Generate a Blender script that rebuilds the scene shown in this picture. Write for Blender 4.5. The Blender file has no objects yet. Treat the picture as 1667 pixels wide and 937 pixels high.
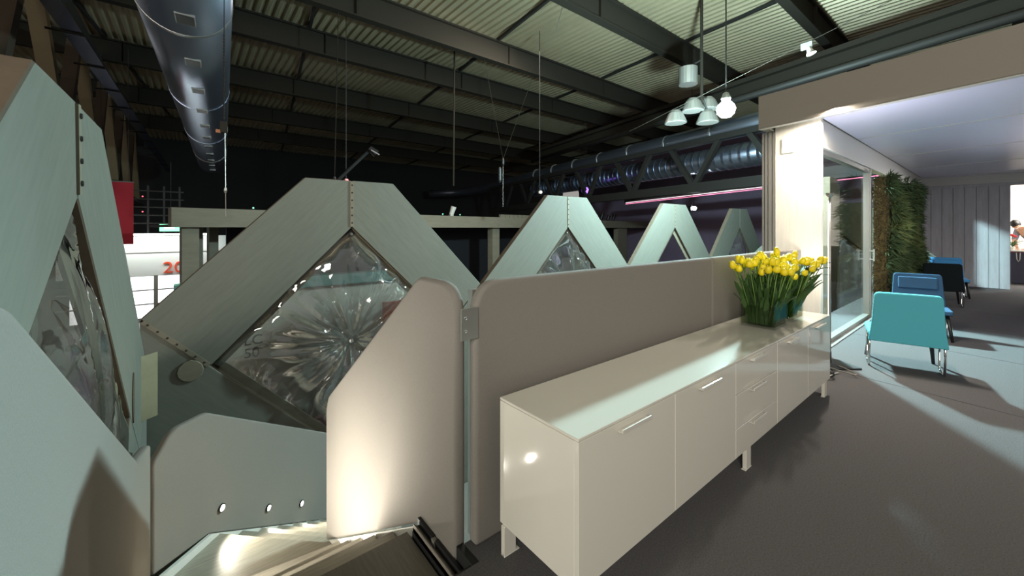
import bpy, bmesh, math, random
from mathutils import Vector, Matrix
random.seed(7)
sc = bpy.context.scene
col = sc.collection
PI = math.pi

# ------------------------------------------------------------------ camera, world, light, exposure
cam = bpy.data.cameras.new('camera')
cam.sensor_width = 36.0
cam.lens = 36.0 * 650.0 / 1667.0
cam.shift_y = -97.5 / 1667.0
cam.clip_start = 0.05
cam.clip_end = 300
camo = bpy.data.objects.new('camera', cam)
camo.location = (0, 0, 1.5)
camo.rotation_euler = (math.radians(90), 0, math.radians(-39))
col.objects.link(camo)
sc.camera = camo

w = bpy.data.worlds.new('hall_air')
sc.world = w
w.use_nodes = True
w.node_tree.nodes['Background'].inputs[0].default_value = (1.0, 0.96, 0.90, 1)
w.node_tree.nodes['Background'].inputs[1].default_value = 0.34

def lamp(name, kind, loc, energy, color=(1, 1, 1), size=0.1, target=None, angle=60, blend=0.5, parent=None, size_y=None):
    l = bpy.data.lights.new(name, kind)
    l.energy = energy
    l.color = color
    if kind == 'AREA':
        l.size = size
        if size_y:
            l.shape = 'RECTANGLE'; l.size_y = size_y
    else:
        l.shadow_soft_size = size
    if kind == 'SPOT':
        l.spot_size = math.radians(angle); l.spot_blend = blend
    o = bpy.data.objects.new(name, l)
    o.location = loc
    if target is not None:
        o.rotation_euler = (Vector(target) - Vector(loc)).to_track_quat('-Z', 'Y').to_euler()
    col.objects.link(o)
    return o

# fill lights added: one behind and left of the camera, one over the aisle
lamp('hall_fill', 'AREA', (-6.5, -4.8, 4.5), 1150, (1.0, 0.95, 0.86), 4.0, (1.5, 3.0, 0.5))
lamp('flood_beam', 'SPOT', (9.04, 3.73, 3.95), 3200, (0.56, 0.93, 1.0), 0.10, (5.0, -0.4, 0.0), 78, 0.4)
lamp('aisle_fill', 'AREA', (9.0, 10.0, 7.8), 380, (1.0, 0.95, 0.86), 3.0, (8.0, 14.0, 0.0))

sc.view_settings.view_transform = 'Standard'
sc.view_settings.look = 'None'
sc.view_settings.exposure = 0.0
sc.view_settings.gamma = 1.0
sc.view_settings.use_curve_mapping = False
sc.cycles.use_denoising = True
sc.cycles.max_bounces = 8
sc.cycles.transparent_max_bounces = 24
sc.cycles.caustics_reflective = False
sc.cycles.caustics_refractive = False
sc.cycles.sample_clamp_indirect = 6.0

def s2l(c):
    return tuple(((v / 255.0) / 12.92 if v / 255.0 <= 0.04045 else (((v / 255.0) + 0.055) / 1.055) ** 2.4) for v in c)

# ------------------------------------------------------------------ materials
MATS = {}
def mat(name, rgb, rough=0.6, metal=0.0, spec=0.5, var=0.0, vscale=20.0, bump=0.0, bscale=200.0, stretch=None,
        emit=None, estr=0.0, coat=0.0, uv=False, detail=4.0):
    if name in MATS:
        return MATS[name]
    m = bpy.data.materials.new(name)
    m.use_nodes = True
    nt = m.node_tree
    b = nt.nodes['Principled BSDF']
    lin = s2l(rgb)
    b.inputs['Base Color'].default_value = (*lin, 1)
    b.inputs['Roughness'].default_value = rough
    b.inputs['Metallic'].default_value = metal
    b.inputs['Specular IOR Level'].default_value = spec
    b.inputs['Coat Weight'].default_value = coat
    if emit:
        b.inputs['Emission Color'].default_value = (*emit, 1)
        b.inputs['Emission Strength'].default_value = estr
    if var or bump:
        tc = nt.nodes.new('ShaderNodeTexCoord')
        mp = nt.nodes.new('ShaderNodeMapping')
        if stretch:
            mp.inputs['Scale'].default_value = stretch
        nt.links.new(tc.outputs['UV' if uv else 'Object'], mp.inputs['Vector'])
    if var:
        n = nt.nodes.new('ShaderNodeTexNoise')
        n.inputs['Scale'].default_value = vscale
        n.inputs['Detail'].default_value = detail
        n.inputs['Roughness'].default_value = 0.65
        r = nt.nodes.new('ShaderNodeValToRGB')
        r.color_ramp.elements[0].position = 0.3
        r.color_ramp.elements[1].position = 0.7
        r.color_ramp.elements[0].color = (*[max(0, v * (1 - var)) for v in lin], 1)
        r.color_ramp.elements[1].color = (*[min(1, v * (1 + var)) for v in lin], 1)
        nt.links.new(mp.outputs['Vector'], n.inputs['Vector'])
        nt.links.new(n.outputs['Fac'], r.inputs['Fac'])
        nt.links.new(r.outputs['Color'], b.inputs['Base Color'])
    if bump:
        n2 = nt.nodes.new('ShaderNodeTexNoise')
        n2.inputs['Scale'].default_value = bscale
        n2.inputs['Detail'].default_value = 3
        bp = nt.nodes.new('ShaderNodeBump')
        bp.inputs['Strength'].default_value = bump
        bp.inputs['Distance'].default_value = 0.01
        nt.links.new(mp.outputs['Vector'], n2.inputs['Vector'])
        nt.links.new(n2.outputs['Fac'], bp.inputs['Height'])
        nt.links.new(bp.outputs['Normal'], b.inputs['Normal'])
    MATS[name] = m
    return m

def clear(name, tint, ior=1.45, rough=0.02, milk=0.0, milkcol=(0.6, 0.6, 0.58), gain=1.0, base=0.0, bump=None):
    """thin clear sheet: transparent + mirror reflection by fresnel (+ a little haze of its own)"""
    m = bpy.data.materials.new(name)
    m.use_nodes = True
    nt = m.node_tree
    for n in list(nt.nodes):
        if n.type != 'OUTPUT_MATERIAL':
            nt.nodes.remove(n)
    out = [n for n in nt.nodes if n.type == 'OUTPUT_MATERIAL'][0]
    tr = nt.nodes.new('ShaderNodeBsdfTransparent'); tr.inputs[0].default_value = (*tint, 1)
    gl = nt.nodes.new('ShaderNodeBsdfGlossy'); gl.inputs['Roughness'].default_value = rough
    gl.inputs['Color'].default_value = (0.95, 0.97, 0.97, 1)
    fr = nt.nodes.new('ShaderNodeLayerWeight'); fr.inputs['Blend'].default_value = 0.5
    pw = nt.nodes.new('ShaderNodeMath'); pw.operation = 'POWER'; pw.inputs[1].default_value = 5.0
    nt.links.new(fr.outputs['Facing'], pw.inputs[0])
    sk = nt.nodes.new('ShaderNodeMath'); sk.operation = 'MULTIPLY_ADD'
    f0 = ((ior - 1) / (ior + 1)) ** 2
    sk.inputs[1].default_value = 1 - f0; sk.inputs[2].default_value = f0
    nt.links.new(pw.outputs[0], sk.inputs[0])
    ma = nt.nodes.new('ShaderNodeMath'); ma.operation = 'MULTIPLY_ADD'; ma.use_clamp = True
    ma.inputs[1].default_value = gain; ma.inputs[2].default_value = base
    nt.links.new(sk.outputs[0], ma.inputs[0])
    mix = nt.nodes.new('ShaderNodeMixShader')
    nt.links.new(ma.outputs[0], mix.inputs[0])
    src = tr.outputs[0]
    if milk:
        df = nt.nodes.new('ShaderNodeBsdfDiffuse'); df.inputs[0].default_value = (*milkcol, 1)
        mx2 = nt.nodes.new('ShaderNodeMixShader'); mx2.inputs[0].default_value = milk
        nt.links.new(tr.outputs[0], mx2.inputs[1]); nt.links.new(df.outputs[0], mx2.inputs[2])
        src = mx2.outputs[0]
    nt.links.new(src, mix.inputs[1]); nt.links.new(gl.outputs[0], mix.inputs[2])
    nt.links.new(mix.outputs[0], out.inputs[0])
    if bump:
        tc = nt.nodes.new('ShaderNodeTexCoord')
        n = nt.nodes.new('ShaderNodeTexNoise'); n.inputs['Scale'].default_value = bump[0]; n.inputs['Detail'].default_value = 2
        bp = nt.nodes.new('ShaderNodeBump'); bp.inputs['Strength'].default_value = bump[1]; bp.inputs['Distance'].default_value = 0.03
        nt.links.new(tc.outputs['Object'], n.inputs['Vector']); nt.links.new(n.outputs['Fac'], bp.inputs['Height'])
        nt.links.new(bp.outputs['Normal'], gl.inputs['Normal']); nt.links.new(bp.outputs['Normal'], fr.inputs['Normal'])
    MATS[name] = m
    return m

def emis(name, rgb, strength):
    m = bpy.data.materials.new(name); m.use_nodes = True
    nt = m.node_tree
    b = nt.nodes['Principled BSDF']
    b.inputs['Base Color'].default_value = (*rgb, 1)
    b.inputs['Emission Color'].default_value = (*rgb, 1)
    b.inputs['Emission Strength'].default_value = strength
    MATS[name] = m
    return m

M_PLY = mat('grey_plywood', (108, 109, 99), 0.75, var=0.10, vscale=3.0, stretch=(0.8, 7, 1), uv=True, bump=0.08, bscale=30, detail=6)
M_PLYEDGE = mat('plywood_edge', (88, 76, 62), 0.8, var=0.15, vscale=8)
M_FABRIC = mat('grey_fabric', (126, 121, 114), 0.92, spec=0.2, var=0.08, vscale=320, bump=0.25, bscale=700, stretch=(1, 1, 0.35))
M_CARPET = mat('carpet', (94, 92, 92), 0.95, spec=0.1, var=0.28, vscale=120, bump=0.5, bscale=400, detail=8)
M_LACQ = mat('white_lacquer', (210, 206, 194), 0.07, spec=0.5, coat=0.5)
M_LACQD = mat('lacquer_gap', (40, 38, 36), 0.6)
M_STEEL = mat('brushed_steel', (190, 188, 180), 0.32, metal=0.9, bump=0.05, bscale=60, stretch=(1, 30, 1))
M_HANDLE = mat('handle_metal', (226, 222, 212), 0.3, metal=0.35)
M_CHROME = mat('chrome', (220, 220, 220), 0.08, metal=1.0)
M_ALU = mat('aluminium', (165, 162, 155), 0.4, metal=0.7)
M_TREAD = mat('tread_wood', (150, 144, 130), 0.38, var=0.18, vscale=5, stretch=(1, 14, 1), bump=0.05, bscale=40)
M_STRING = mat('stair_white', (215, 213, 205), 0.5)
M_WHITE = mat('white_paint', (205, 202, 194), 0.55)
M_FASCIA = mat('fascia_paint', (132, 125, 115), 0.6)
M_CEIL = mat('room_ceiling', (222, 220, 240), 0.35)
M_BOARD = mat('grey_boards', (186, 184, 188), 0.7, var=0.12, vscale=4, stretch=(3, 3, 0.5), bump=0.1, bscale=25)
M_COL = mat('column_plaster', (215, 210, 198), 0.5, var=0.06, vscale=6, stretch=(6, 6, 0.6), bump=0.12, bscale=8)
M_DARK = mat('dark_steel', (40, 38, 35), 0.6)
M_BEAM = mat('roof_beam_paint', (46, 42, 36), 0.9, spec=0.1)
M_DECK = mat('roof_sheet', (178, 164, 134), 0.38, metal=0.25, var=0.1, vscale=0.5)
M_DUCT = mat('galvanised_duct', (176, 186, 205), 0.3, metal=0.95, bump=0.08, bscale=14, stretch=(1, 14, 1))
M_BLACK = mat('black', (20, 20, 21), 0.45)
M_RUBBER = mat('black_rubber', (26, 26, 26), 0.7)
M_HALLW = mat('hall_wall', (150, 132, 156), 0.85, var=0.1, vscale=0.6)
M_GROUND = mat('ground_floor', (120, 115, 108), 0.5, var=0.1, vscale=1)
M_STAND = mat('stand_board', (122, 115, 98), 0.7, var=0.1, vscale=2, stretch=(1, 1, 4))
M_DARKIN = mat('stand_dark_wall', (26, 26, 30), 0.8)
M_FILM = clear('clear_film', (0.80, 0.79, 0.77), ior=1.5, rough=0.03, milk=0.05, milkcol=(0.55, 0.54, 0.52), gain=2.2, base=0.05)
M_GLASS = clear('clear_glass', (0.975, 0.99, 0.985), ior=1.45, rough=0.0, gain=0.4)
M_VASE = clear('vase_glass', (0.94, 0.95, 0.94), ior=1.5, rough=0.0, gain=0.4, base=0.0)
M_WATER = clear('vase_water', (0.66, 0.70, 0.60), ior=1.33, rough=0.0, gain=0.1)
M_YEL = mat('tulip_yellow', (236, 212, 24), 0.5, var=0.12, vscale=30)
M_STEM = mat('tulip_stem', (92, 122, 48), 0.5)
M_LEAF = mat('tulip_leaf', (54, 84, 36), 0.5, var=0.25, vscale=15)
M_MOSS = mat('moss_green', (66, 84, 48), 0.9, var=0.45, vscale=9)
M_MOSS2 = mat('moss_light', (100, 112, 64), 0.9, var=0.3, vscale=9)
M_MOSSE = mat('moss_side', (92, 78, 44), 0.9, var=0.4, vscale=10, bump=0.8, bscale=30)
M_TEAL = mat('teal_felt', (84, 172, 186), 0.9, spec=0.2, bump=0.15, bscale=500)
M_NAVY = mat('slate_blue_felt', (50, 80, 106), 0.9, spec=0.2, bump=0.15, bscale=500)
M_BLKF = mat('black_felt', (18, 24, 26), 0.9, spec=0.2)
M_SKY = mat('bright_blue_felt', (84, 160, 216), 0.9, spec=0.2)
M_RED = mat('red_banner', (170, 22, 40), 0.7)

# ------------------------------------------------------------------ mesh builder
class MB:
    def __init__(s):
        s.v = []; s.f = []; s.m = []; s.uv = {}
    def add(s, vs, fs, mi=0, uvs=None):
        o = len(s.v)
        s.v += [tuple(v) for v in vs]
        for i, f in enumerate(fs):
            s.f.append(tuple(o + k for k in f)); s.m.append(mi[i] if isinstance(mi, (list, tuple)) else mi)
        if uvs:
            for k, u in enumerate(uvs):
                s.uv[o + k] = u
        return s
    def box(s, lo, hi, mi=0):
        x0, y0, z0 = lo; x1, y1, z1 = hi
        vs = [(x0,y0,z0),(x1,y0,z0),(x1,y1,z0),(x0,y1,z0),(x0,y0,z1),(x1,y0,z1),(x1,y1,z1),(x0,y1,z1)]
        fs = [(0,3,2,1),(4,5,6,7),(0,1,5,4),(1,2,6,5),(2,3,7,6),(3,0,4,7)]
        return s.add(vs, fs, mi)
    def obox(s, c, ax, ay, az, hx, hy, hz, mi=0):
        c = Vector(c); ax = Vector(ax).normalized() * hx; ay = Vector(ay).normalized() * hy; az = Vector(az).normalized() * hz
        vs = [c-ax-ay-az, c+ax-ay-az, c+ax+ay-az, c-ax+ay-az, c-ax-ay+az, c+ax-ay+az, c+ax+ay+az, c-ax+ay+az]
        return s.add(vs, [(0,3,2,1),(4,5,6,7),(0,1,5,4),(1,2,6,5),(2,3,7,6),(3,0,4,7)], mi)
    def bar(s, p0, p1, wx, wy, up=(0, 0, 1), mi=0):
        p0 = Vector(p0); p1 = Vector(p1); d = p1 - p0; L = d.length; d.normalize()
        u = Vector(up)
        if abs(d.dot(u)) > 0.98: u = Vector((1, 0, 0))
        a = d.cross(u).normalized(); b = a.cross(d)
        return s.obox((p0 + p1) / 2, d, a, b, L / 2, wx / 2, wy / 2, mi)
    def prism(s, poly, O, U, V, N, depth, m_front=0, m_side=1, uvdir=None):
        O = Vector(O); U = Vector(U); V = Vector(V); N = Vector(N)
        n = len(poly)
        fr = [O + U * p[0] + V * p[1] for p in poly]
        bk = [p + N * depth for p in fr]
        ar = sum(poly[i][0] * poly[(i+1) % n][1] - poly[(i+1) % n][0] * poly[i][1] for i in range(n))
        ccw = ar > 0
        want = U.cross(V).dot(N) < 0      # U x V points out of the front face
        idx = list(range(n))
        if ccw != want: idx.reverse()
        fs = [tuple(idx), tuple(n + i for i in reversed(idx))]
        ms = [m_front, m_front]
        for k in range(n):
            a = idx[k]; b = idx[(k+1) % n]
            fs.append((b, a, n + a, n + b)); ms.append(m_side)
        uvs = None
        if uvdir:
            du = Vector((uvdir[0], uvdir[1])).normalized(); dv = Vector((-du.y, du.x))
            uvs = [(Vector(p).dot(du), Vector(p).dot(dv)) for p in [Vector((q[0], q[1])) for q in poly]] * 2
        return s.add(fr + bk, fs, ms, uvs)
    def tube(s, pts, r, seg=8, mi=0, closed=False):
        pts = [Vector(p) for p in pts]
        n = len(pts); o = len(s.v); rings = []
        rr = r if isinstance(r, (list, tuple)) else [r] * n
        prev = None
        for i, p in enumerate(pts):
            d = (pts[min(i+1, n-1)] - pts[max(i-1, 0)])
            if d.length < 1e-9: d = Vector((0, 0, 1))
            d.normalize()
            if prev is None:
                u = Vector((0, 0, 1)) if abs(d.z) < 0.95 else Vector((1, 0, 0))
                a = d.cross(u).normalized()
            else:
                a = (prev - d * prev.dot(d))
                a = a.normalized() if a.length > 1e-6 else d.cross(Vector((0, 1, 0))).normalized()
            prev = a; b = d.cross(a)
            for k in range(seg):
                t = 2 * PI * k / seg
                s.v.append(tuple(p + (a * math.cos(t) + b * math.sin(t)) * rr[i]))
        for i in range(n - 1):
            for k in range(seg):
                k2 = (k + 1) % seg
                s.f.append((o+i*seg+k, o+i*seg+k2, o+(i+1)*seg+k2, o+(i+1)*seg+k)); s.m.append(mi)
        s.f.append(tuple(o + k for k in reversed(range(seg)))); s.m.append(mi)
        s.f.append(tuple(o + (n-1)*seg + k for k in range(seg))); s.m.append(mi)
        return s
    def lathe(s, prof, c=(0, 0, 0), seg=16, mi=0, axis=None, cap=True):
        c = Vector(c); q = Vector(axis).to_track_quat('Z', 'Y') if axis is not None else None
        o = len(s.v)
        for (r, z) in prof:
            for k in range(seg):
                t = 2 * PI * k / seg
                p = Vector((r * math.cos(t), r * math.sin(t), z))
                if q: p = q @ p
                s.v.append(tuple(c + p))
        n = len(prof)
        for i in range(n - 1):
            for k in range(seg):
                k2 = (k + 1) % seg
                s.f.append((o+i*seg+k, o+i*seg+k2, o+(i+1)*seg+k2, o+(i+1)*seg+k)); s.m.append(mi)
        if cap:
            s.f.append(tuple(o + k for k in reversed(range(seg)))); s.m.append(mi)
            s.f.append(tuple(o + (n-1)*seg + k for k in range(seg))); s.m.append(mi)
        return s

def wmat(o):
    m = Matrix.LocRotScale(o.location, o.rotation_euler, o.scale)
    return wmat(o.parent) @ m if o.parent else m

def build(name, mb, mats, parent=None, smooth=False, bevel=0.0, bseg=2, label=None, kind=None, cat=None, group=None, local=False, origin=None):
    """link the collected shapes as ONE mesh object; coordinates are world unless local"""
    me = bpy.data.meshes.new(name)
    me.from_pydata(mb.v, [], mb.f)
    mats = mats if isinstance(mats, (list, tuple)) else [mats]
    for m in mats: me.materials.append(m)
    if len(mats) > 1:
        me.polygons.foreach_set('material_index', [min(i, len(mats)-1) for i in mb.m])
    if mb.uv:
        ul = me.uv_layers.new(name='UVMap')
        for lp in me.loops:
            ul.data[lp.index].uv = mb.uv.get(lp.vertex_index, (0, 0))
    if smooth:
        me.polygons.foreach_set('use_smooth', [True] * len(me.polygons))
    o = bpy.data.objects.new(name, me)
    col.objects.link(o)
    if parent:
        o.parent = parent
        if not local: me.transform(wmat(parent).inverted())
    elif origin is not None:
        o.location = origin
        me.transform(Matrix.Translation(-Vector(origin)))
    bq = bmesh.new(); bq.from_mesh(me); bmesh.ops.recalc_face_normals(bq, faces=bq.faces); bq.to_mesh(me); bq.free()
    me.update()
    if bevel:
        b = o.modifiers.new('bevel', 'BEVEL'); b.width = bevel; b.segments = bseg; b.limit_method = 'ANGLE'; b.angle_limit = math.radians(40)
        if bseg > 1 and not smooth:
            me.polygons.foreach_set('use_smooth', [True] * len(me.polygons))
            wn = o.modifiers.new('wn', 'WEIGHTED_NORMAL'); wn.keep_sharp = True
    tag(o, label, cat, group, kind)
    return o

def tag(o, label=None, cat=None, group=None, kind=None):
    if label: o['label'] = label
    if cat: o['category'] = cat
    if group: o['group'] = group
    if kind: o['kind'] = kind
    return o

def thing(name, label, cat, loc=(0, 0, 0), rotz=0.0, group=None):
    o = bpy.data.objects.new(name, None)
    o.location = loc; o.rotation_euler = (0, 0, rotz); o.empty_display_size = 0.1
    col.objects.link(o)
    return tag(o, label, cat, group)

def kids(o):
    return [c for c in bpy.data.objects if c.parent == o]

def dup(root, loc, rotz=None, label=None, group=None, scale=None):
    def cp(o, par):
        c = o.copy(); col.objects.link(c); c.parent = par
        for ch in KID.get(o, None) or kids(o):
            cp(ch, c)
        return c
    r = cp(root, None)
    r.location = loc
    if rotz is not None: r.rotation_euler = (0, 0, rotz) if not isinstance(rotz, tuple) else rotz
    if scale is not None: r.scale = (scale, scale, scale) if not isinstance(scale, tuple) else scale
    if label: r['label'] = label
    if group: r['group'] = group
    return r
KID = {}

def fillet(poly, radii, seg=6):
    out = []
    n = len(poly)
    for i, p in enumerate(poly):
        r = radii.get(i, 0)
        if not r: out.append(p); continue
        P = Vector(p); A = Vector(poly[i-1]); B = Vector(poly[(i+1) % n])
        u = (A - P).normalized(); v = (B - P).normalized()
        ang = math.acos(max(-1, min(1, u.dot(v))))
        d = min(r / math.tan(ang / 2), (A-P).length * 0.48, (B-P).length * 0.48)
        a = P + u * d; b = P + v * d
        for k in range(seg + 1):
            t = k / seg
            out.append(tuple(a * (1-t)**2 + P * 2*t*(1-t) + b * t*t))
    return out

X = Vector((1, 0, 0)); Y = Vector((0, 1, 0)); Z = Vector((0, 0, 1))

# ================================================================== STRUCTURE
# platform floor (carpet) with the stair well cut out of it
mb = MB()
mb.box((1.02, -5, -0.3), (20.5, 1.62, 0.0))
mb.box((-0.22, -5, -0.3), (1.02, 1.49, 0.0))
mb.box((-3.0, -5, -0.3), (-0.22, 1.0, 0.0))
mb.box((5.7, 1.62, -0.3), (13.9, 1.95, -0.002))
floor = build('floor', mb, M_CARPET, kind='structure')
# carpet seams: thin recessed joints
for x in (5.35, 7.35, 9.35, 11.35):
    mb = MB(); mb.bar((x, 1.4, 0.0006), (x - 0.9, -5, 0.0006), 0.006, 0.001)
    build('carpet_seam', mb, M_BLACK, floor)
mb = MB(); mb.box((-40, -40, -3.1), (60, 60, -3.0))
build('ground', mb, M_GROUND, kind='structure')

# roof of the pavilion: fascia, slab, ceiling panels
D = Vector((math.sin(math.radians(10)), math.cos(math.radians(10)), 0))
E1 = Vector((D.y, -D.x, 0))
FC = Vector((5.60, 1.962, 0))
def along(t, off=0.0, z=0.0):
    p = FC - D * t + E1 * off
    return Vector((p.x, p.y, z))
tr1 = thing('trim_1', None, None, (5.7, 2.0, 2.77)); tr1['kind'] = 'structure'
mb = MB(); mb.prism([(0, 2.745), (7, 2.745), (7, 3.158), (0, 3.158)], (FC.x, FC.y, 0), -D, Z, E1, 0.05, 0, 0)
build('fascia_board', mb, M_FASCIA, tr1)
mb = MB()
mb.prism([(0, 2.74), (7, 2.74), (7, 2.755), (0, 2.755)], (FC.x, FC.y, 0) , -D, Z, E1, 0.07, 0, 0)
build('fascia_flange', mb, M_WHITE, tr1)
mb = MB(); mb.box((5.61, 1.925, 2.745), (9.0, 1.96, 3.158)); mb.box((5.66, 1.86, 2.74), (9.0, 1.95, 2.755))
build('fascia_return', mb, M_FASCIA, tr1)
mb = MB(); mb.prism([(5.66, 1.93), (20.4, 1.93), (20.4, -5.0), (4.45, -5.0)], (0, 0, 2.98), X, Y, Z, 0.16, 0, 0)
build('roof', mb, M_FASCIA, kind='structure')
# ceiling panels, seams run along D
ceil = thing('ceiling', None, None, (10, -1, 2.84)); ceil['kind'] = 'structure'
t0s = [0.0, 2.32, 4.72, 7.12, 9.52, 11.92]
for i in range(5):
    a, b = t0s[i] + (0.17 if i == 0 else 0.012), t0s[i+1] - 0.012
    mb = MB()
    def q(off, yy):   # point on a seam line at world y
        p = FC + E1 * off; k = (yy - p.y) / D.y
        p = p + D * k; return (min(p.x, 15.6), p.y)
    mb.prism([q(a, 1.40), q(b, 1.40), q(b, -5), q(a, -5)], (0, 0, 2.84), X, Y, Z, 0.04, 0, 0)
    build('ceiling_panel', mb, M_CEIL, ceil)
    mb = MB(); mb.prism([q(b, 1.40), q(b + 0.024, 1.40), q(b + 0.024, -5), q(b, -5)], (0, 0, 2.834), X, Y, Z, 0.02, 0, 0)
    build('ceiling_seam', mb, M_WHITE, ceil)
# recessed linear lamp behind the fascia above the column
lt = thing('strip_light', 'bright recessed strip light behind the roof edge above the white column', 'light', tuple(along(0.4, 0.1, 2.80)))
mb = MB(); a = along(0.45, 0.11); b_ = along(0.95, 0.11)
mb.bar((a.x, a.y, 2.815), (b_.x, b_.y, 2.815), 0.06, 0.03); build('housing', mb, M_ALU, lt)
mb = MB(); mb.bar((a.x, a.y, 2.797), (b_.x, b_.y, 2.797), 0.05, 0.008); build('diffuser', mb, emis('strip_glow', (1.0, 0.93, 0.78), 30), lt)
c_ = (a + b_) / 2
lamp('strip_lamp', 'AREA', (c_.x, c_.y - 0.05, 2.785), 115, (1.0, 0.90, 0.78), 0.04, (c_.x - 0.25, c_.y - 0.12, 0), size_y=0.4)

# unseen fill light added right of view to brighten the lounge ceiling
lamp('lounge_fill', 'SPOT', (9.2, -2.3, 1.9), 150, (0.88, 0.90, 1.0), 0.03, (9.4, -1.2, 2.84), 165, 1.0)
# column: white end wall with an aluminium slot profile on its far edge
cl = thing('pillar', None, None, (5.78, 1.6, 0)); cl['kind'] = 'structure'
mb = MB(); mb.box((5.83, 1.375, 0), (5.92, 1.85, 2.83)); build('pillar_face', mb, M_COL, cl, bevel=0.004)
mb = MB()
for y0, y1, xo in ((1.852, 1.875, 0.0), (1.875, 1.89, 0.03), (1.89, 1.925, 0.0), (1.925, 1.94, 0.03), (1.94, 1.965, 0.0), (1.965, 1.98, 0.03), (1.98, 2.0, 0.0)):  # outermost steps widen the profile to block a stray floor light patch
    mb.box((5.83 + xo, y0, 0), (5.92, y1, 2.735))
build('slot_profile', mb, M_ALU, cl)
mb = MB(); mb.box((5.82, 1.64, 2.44), (5.83, 1.775, 2.62)); build('cover_plate', mb, M_WHITE, cl)

# glass front: header beam, track, frames, panes
GY = 1.42
mb = MB(); mb.box((5.92, GY, 2.50), (15.6, GY + 0.10, 2.84)); mb.box((5.92, GY - 0.02, 2.49), (15.6, GY + 0.02, 2.505))
build('lintel', mb, M_WHITE, kind='structure')
def window(n, x0, x1, frame=0.07, z1=2.49):
    w_ = thing('window_%d' % n, None, None, ((x0 + x1) / 2, GY, 0)); w_['kind'] = 'structure'
    mb = MB(); mb.box((x0 + frame, GY + 0.045, 0.06), (x1 - frame, GY + 0.055, z1 - 0.06)); build('pane', mb, M_GLASS, w_)
    for (a, b) in ((x0, x0 + frame), (x1 - frame, x1)):
        mb = MB(); mb.box((a, GY + 0.01, 0.0), (b, GY + 0.09, z1)); mb.box((a + 0.02, GY - 0.005, 0.0), (b - 0.02, GY + 0.012, z1)); build('stile', mb, M_ALU, w_)
    for (a, b) in ((0.0, 0.06), (z1 - 0.06, z1)):
        mb = MB(); mb.box((x0 + frame, GY + 0.01, a), (x1 - frame, GY + 0.09, b)); build('rail', mb, M_ALU, w_)
    return w_
w1 = window(1, 5.93, 8.95, 0.09)
mb = MB(); mb.box((8.84, GY - 0.06, 0.95), (8.86, GY - 0.04, 1.15)); mb.box((8.845, GY - 0.05, 0.97), (8.855, GY + 0.01, 0.99)); mb.box((8.845, GY - 0.05, 1.11), (8.855, GY + 0.01, 1.13))
build('door_pull', mb, M_STEEL, w1)
window(2, 12.92, 13.85, 0.07)
mb = MB(); mb.box((13.86, GY, 0), (15.6, GY + 0.1, 2.5)); build('wall_left', mb, M_WHITE, kind='structure')
mb = MB(); mb.box((5.92, GY - 0.05, 0.0), (15.6, GY + 0.1, 0.012)); build('trim_2', mb, M_ALU, kind='structure')

# far wall of boards, with a doorway
fw = thing('wall_far', None, None, (15.6, 0.6, 0)); fw['kind'] = 'structure'
y = 1.46
k = 0
while y > -0.07:
    wd = 0.2 if y > 0.3 else 0.1715
    y2 = y - wd
    mb = MB(); mb.box((15.60 + 0.003 * (k % 3), y2 + 0.004, 0), (15.68, y - 0.002, 2.55)); build('plank', mb, M_BOARD, fw, bevel=0.003, bseg=1)
    y = y2; k += 1
yd = y
mb = MB(); mb.box((15.66, yd, 0), (15.72, 1.5, 2.84)); build('backing', mb, M_BOARD, fw)
mb = MB(); mb.box((15.60, -0.09 - 1.1, 2.55), (15.72, 1.46, 2.62)); build('lintel', mb, M_BOARD, fw)
mb = MB(); mb.box((15.55, -5, 2.62), (15.72, 1.46, 2.84)); build('head_trim', mb, M_WHITE, fw)
mb = MB(); mb.box((15.60, -5, 0), (15.72, -1.19, 2.62)); build('wall_return', mb, M_BOARD, fw)
mb = MB(); mb.box((15.57, 0.62, 0.18), (15.60, 1.05, 0.34)); build('vent_cover', mb, M_BOARD, fw, bevel=0.004)

# white room beyond the doorway
mb = MB()
mb.box((15.73, 1.5, 0), (20.4, 1.56, 2.9)); mb.box((20.34, -5, 0), (20.4, 1.5, 2.9)); mb.box((15.73, -5, 2.86), (20.4, 1.5, 2.9))
build('wall_beyond', mb, mat('bright_white', (230, 226, 218), 0.6), kind='structure')
pl_ = thing('ceiling_light', 'round white ceiling light in the white room behind the doorway', 'light', (18.0, -1.8, 2.8))
mb = MB(); mb.lathe([(0.3, -0.02), (0.3, 0.06)], (18.0, -1.8, 2.8), 24); build('diffuser', mb, emis('room_glow', (1.0, 0.97, 0.9), 14), pl_)
lamp('room_lamp', 'POINT', (18.0, -1.8, 2.5), 480, (1.0, 0.97, 0.92), 0.15)
mb = MB(); mb.lathe([(0.32, 0.0), (0.32, 0.06)], (18.0, -1.8, 2.8), 24); build('rim', mb, M_WHITE, pl_)

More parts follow.
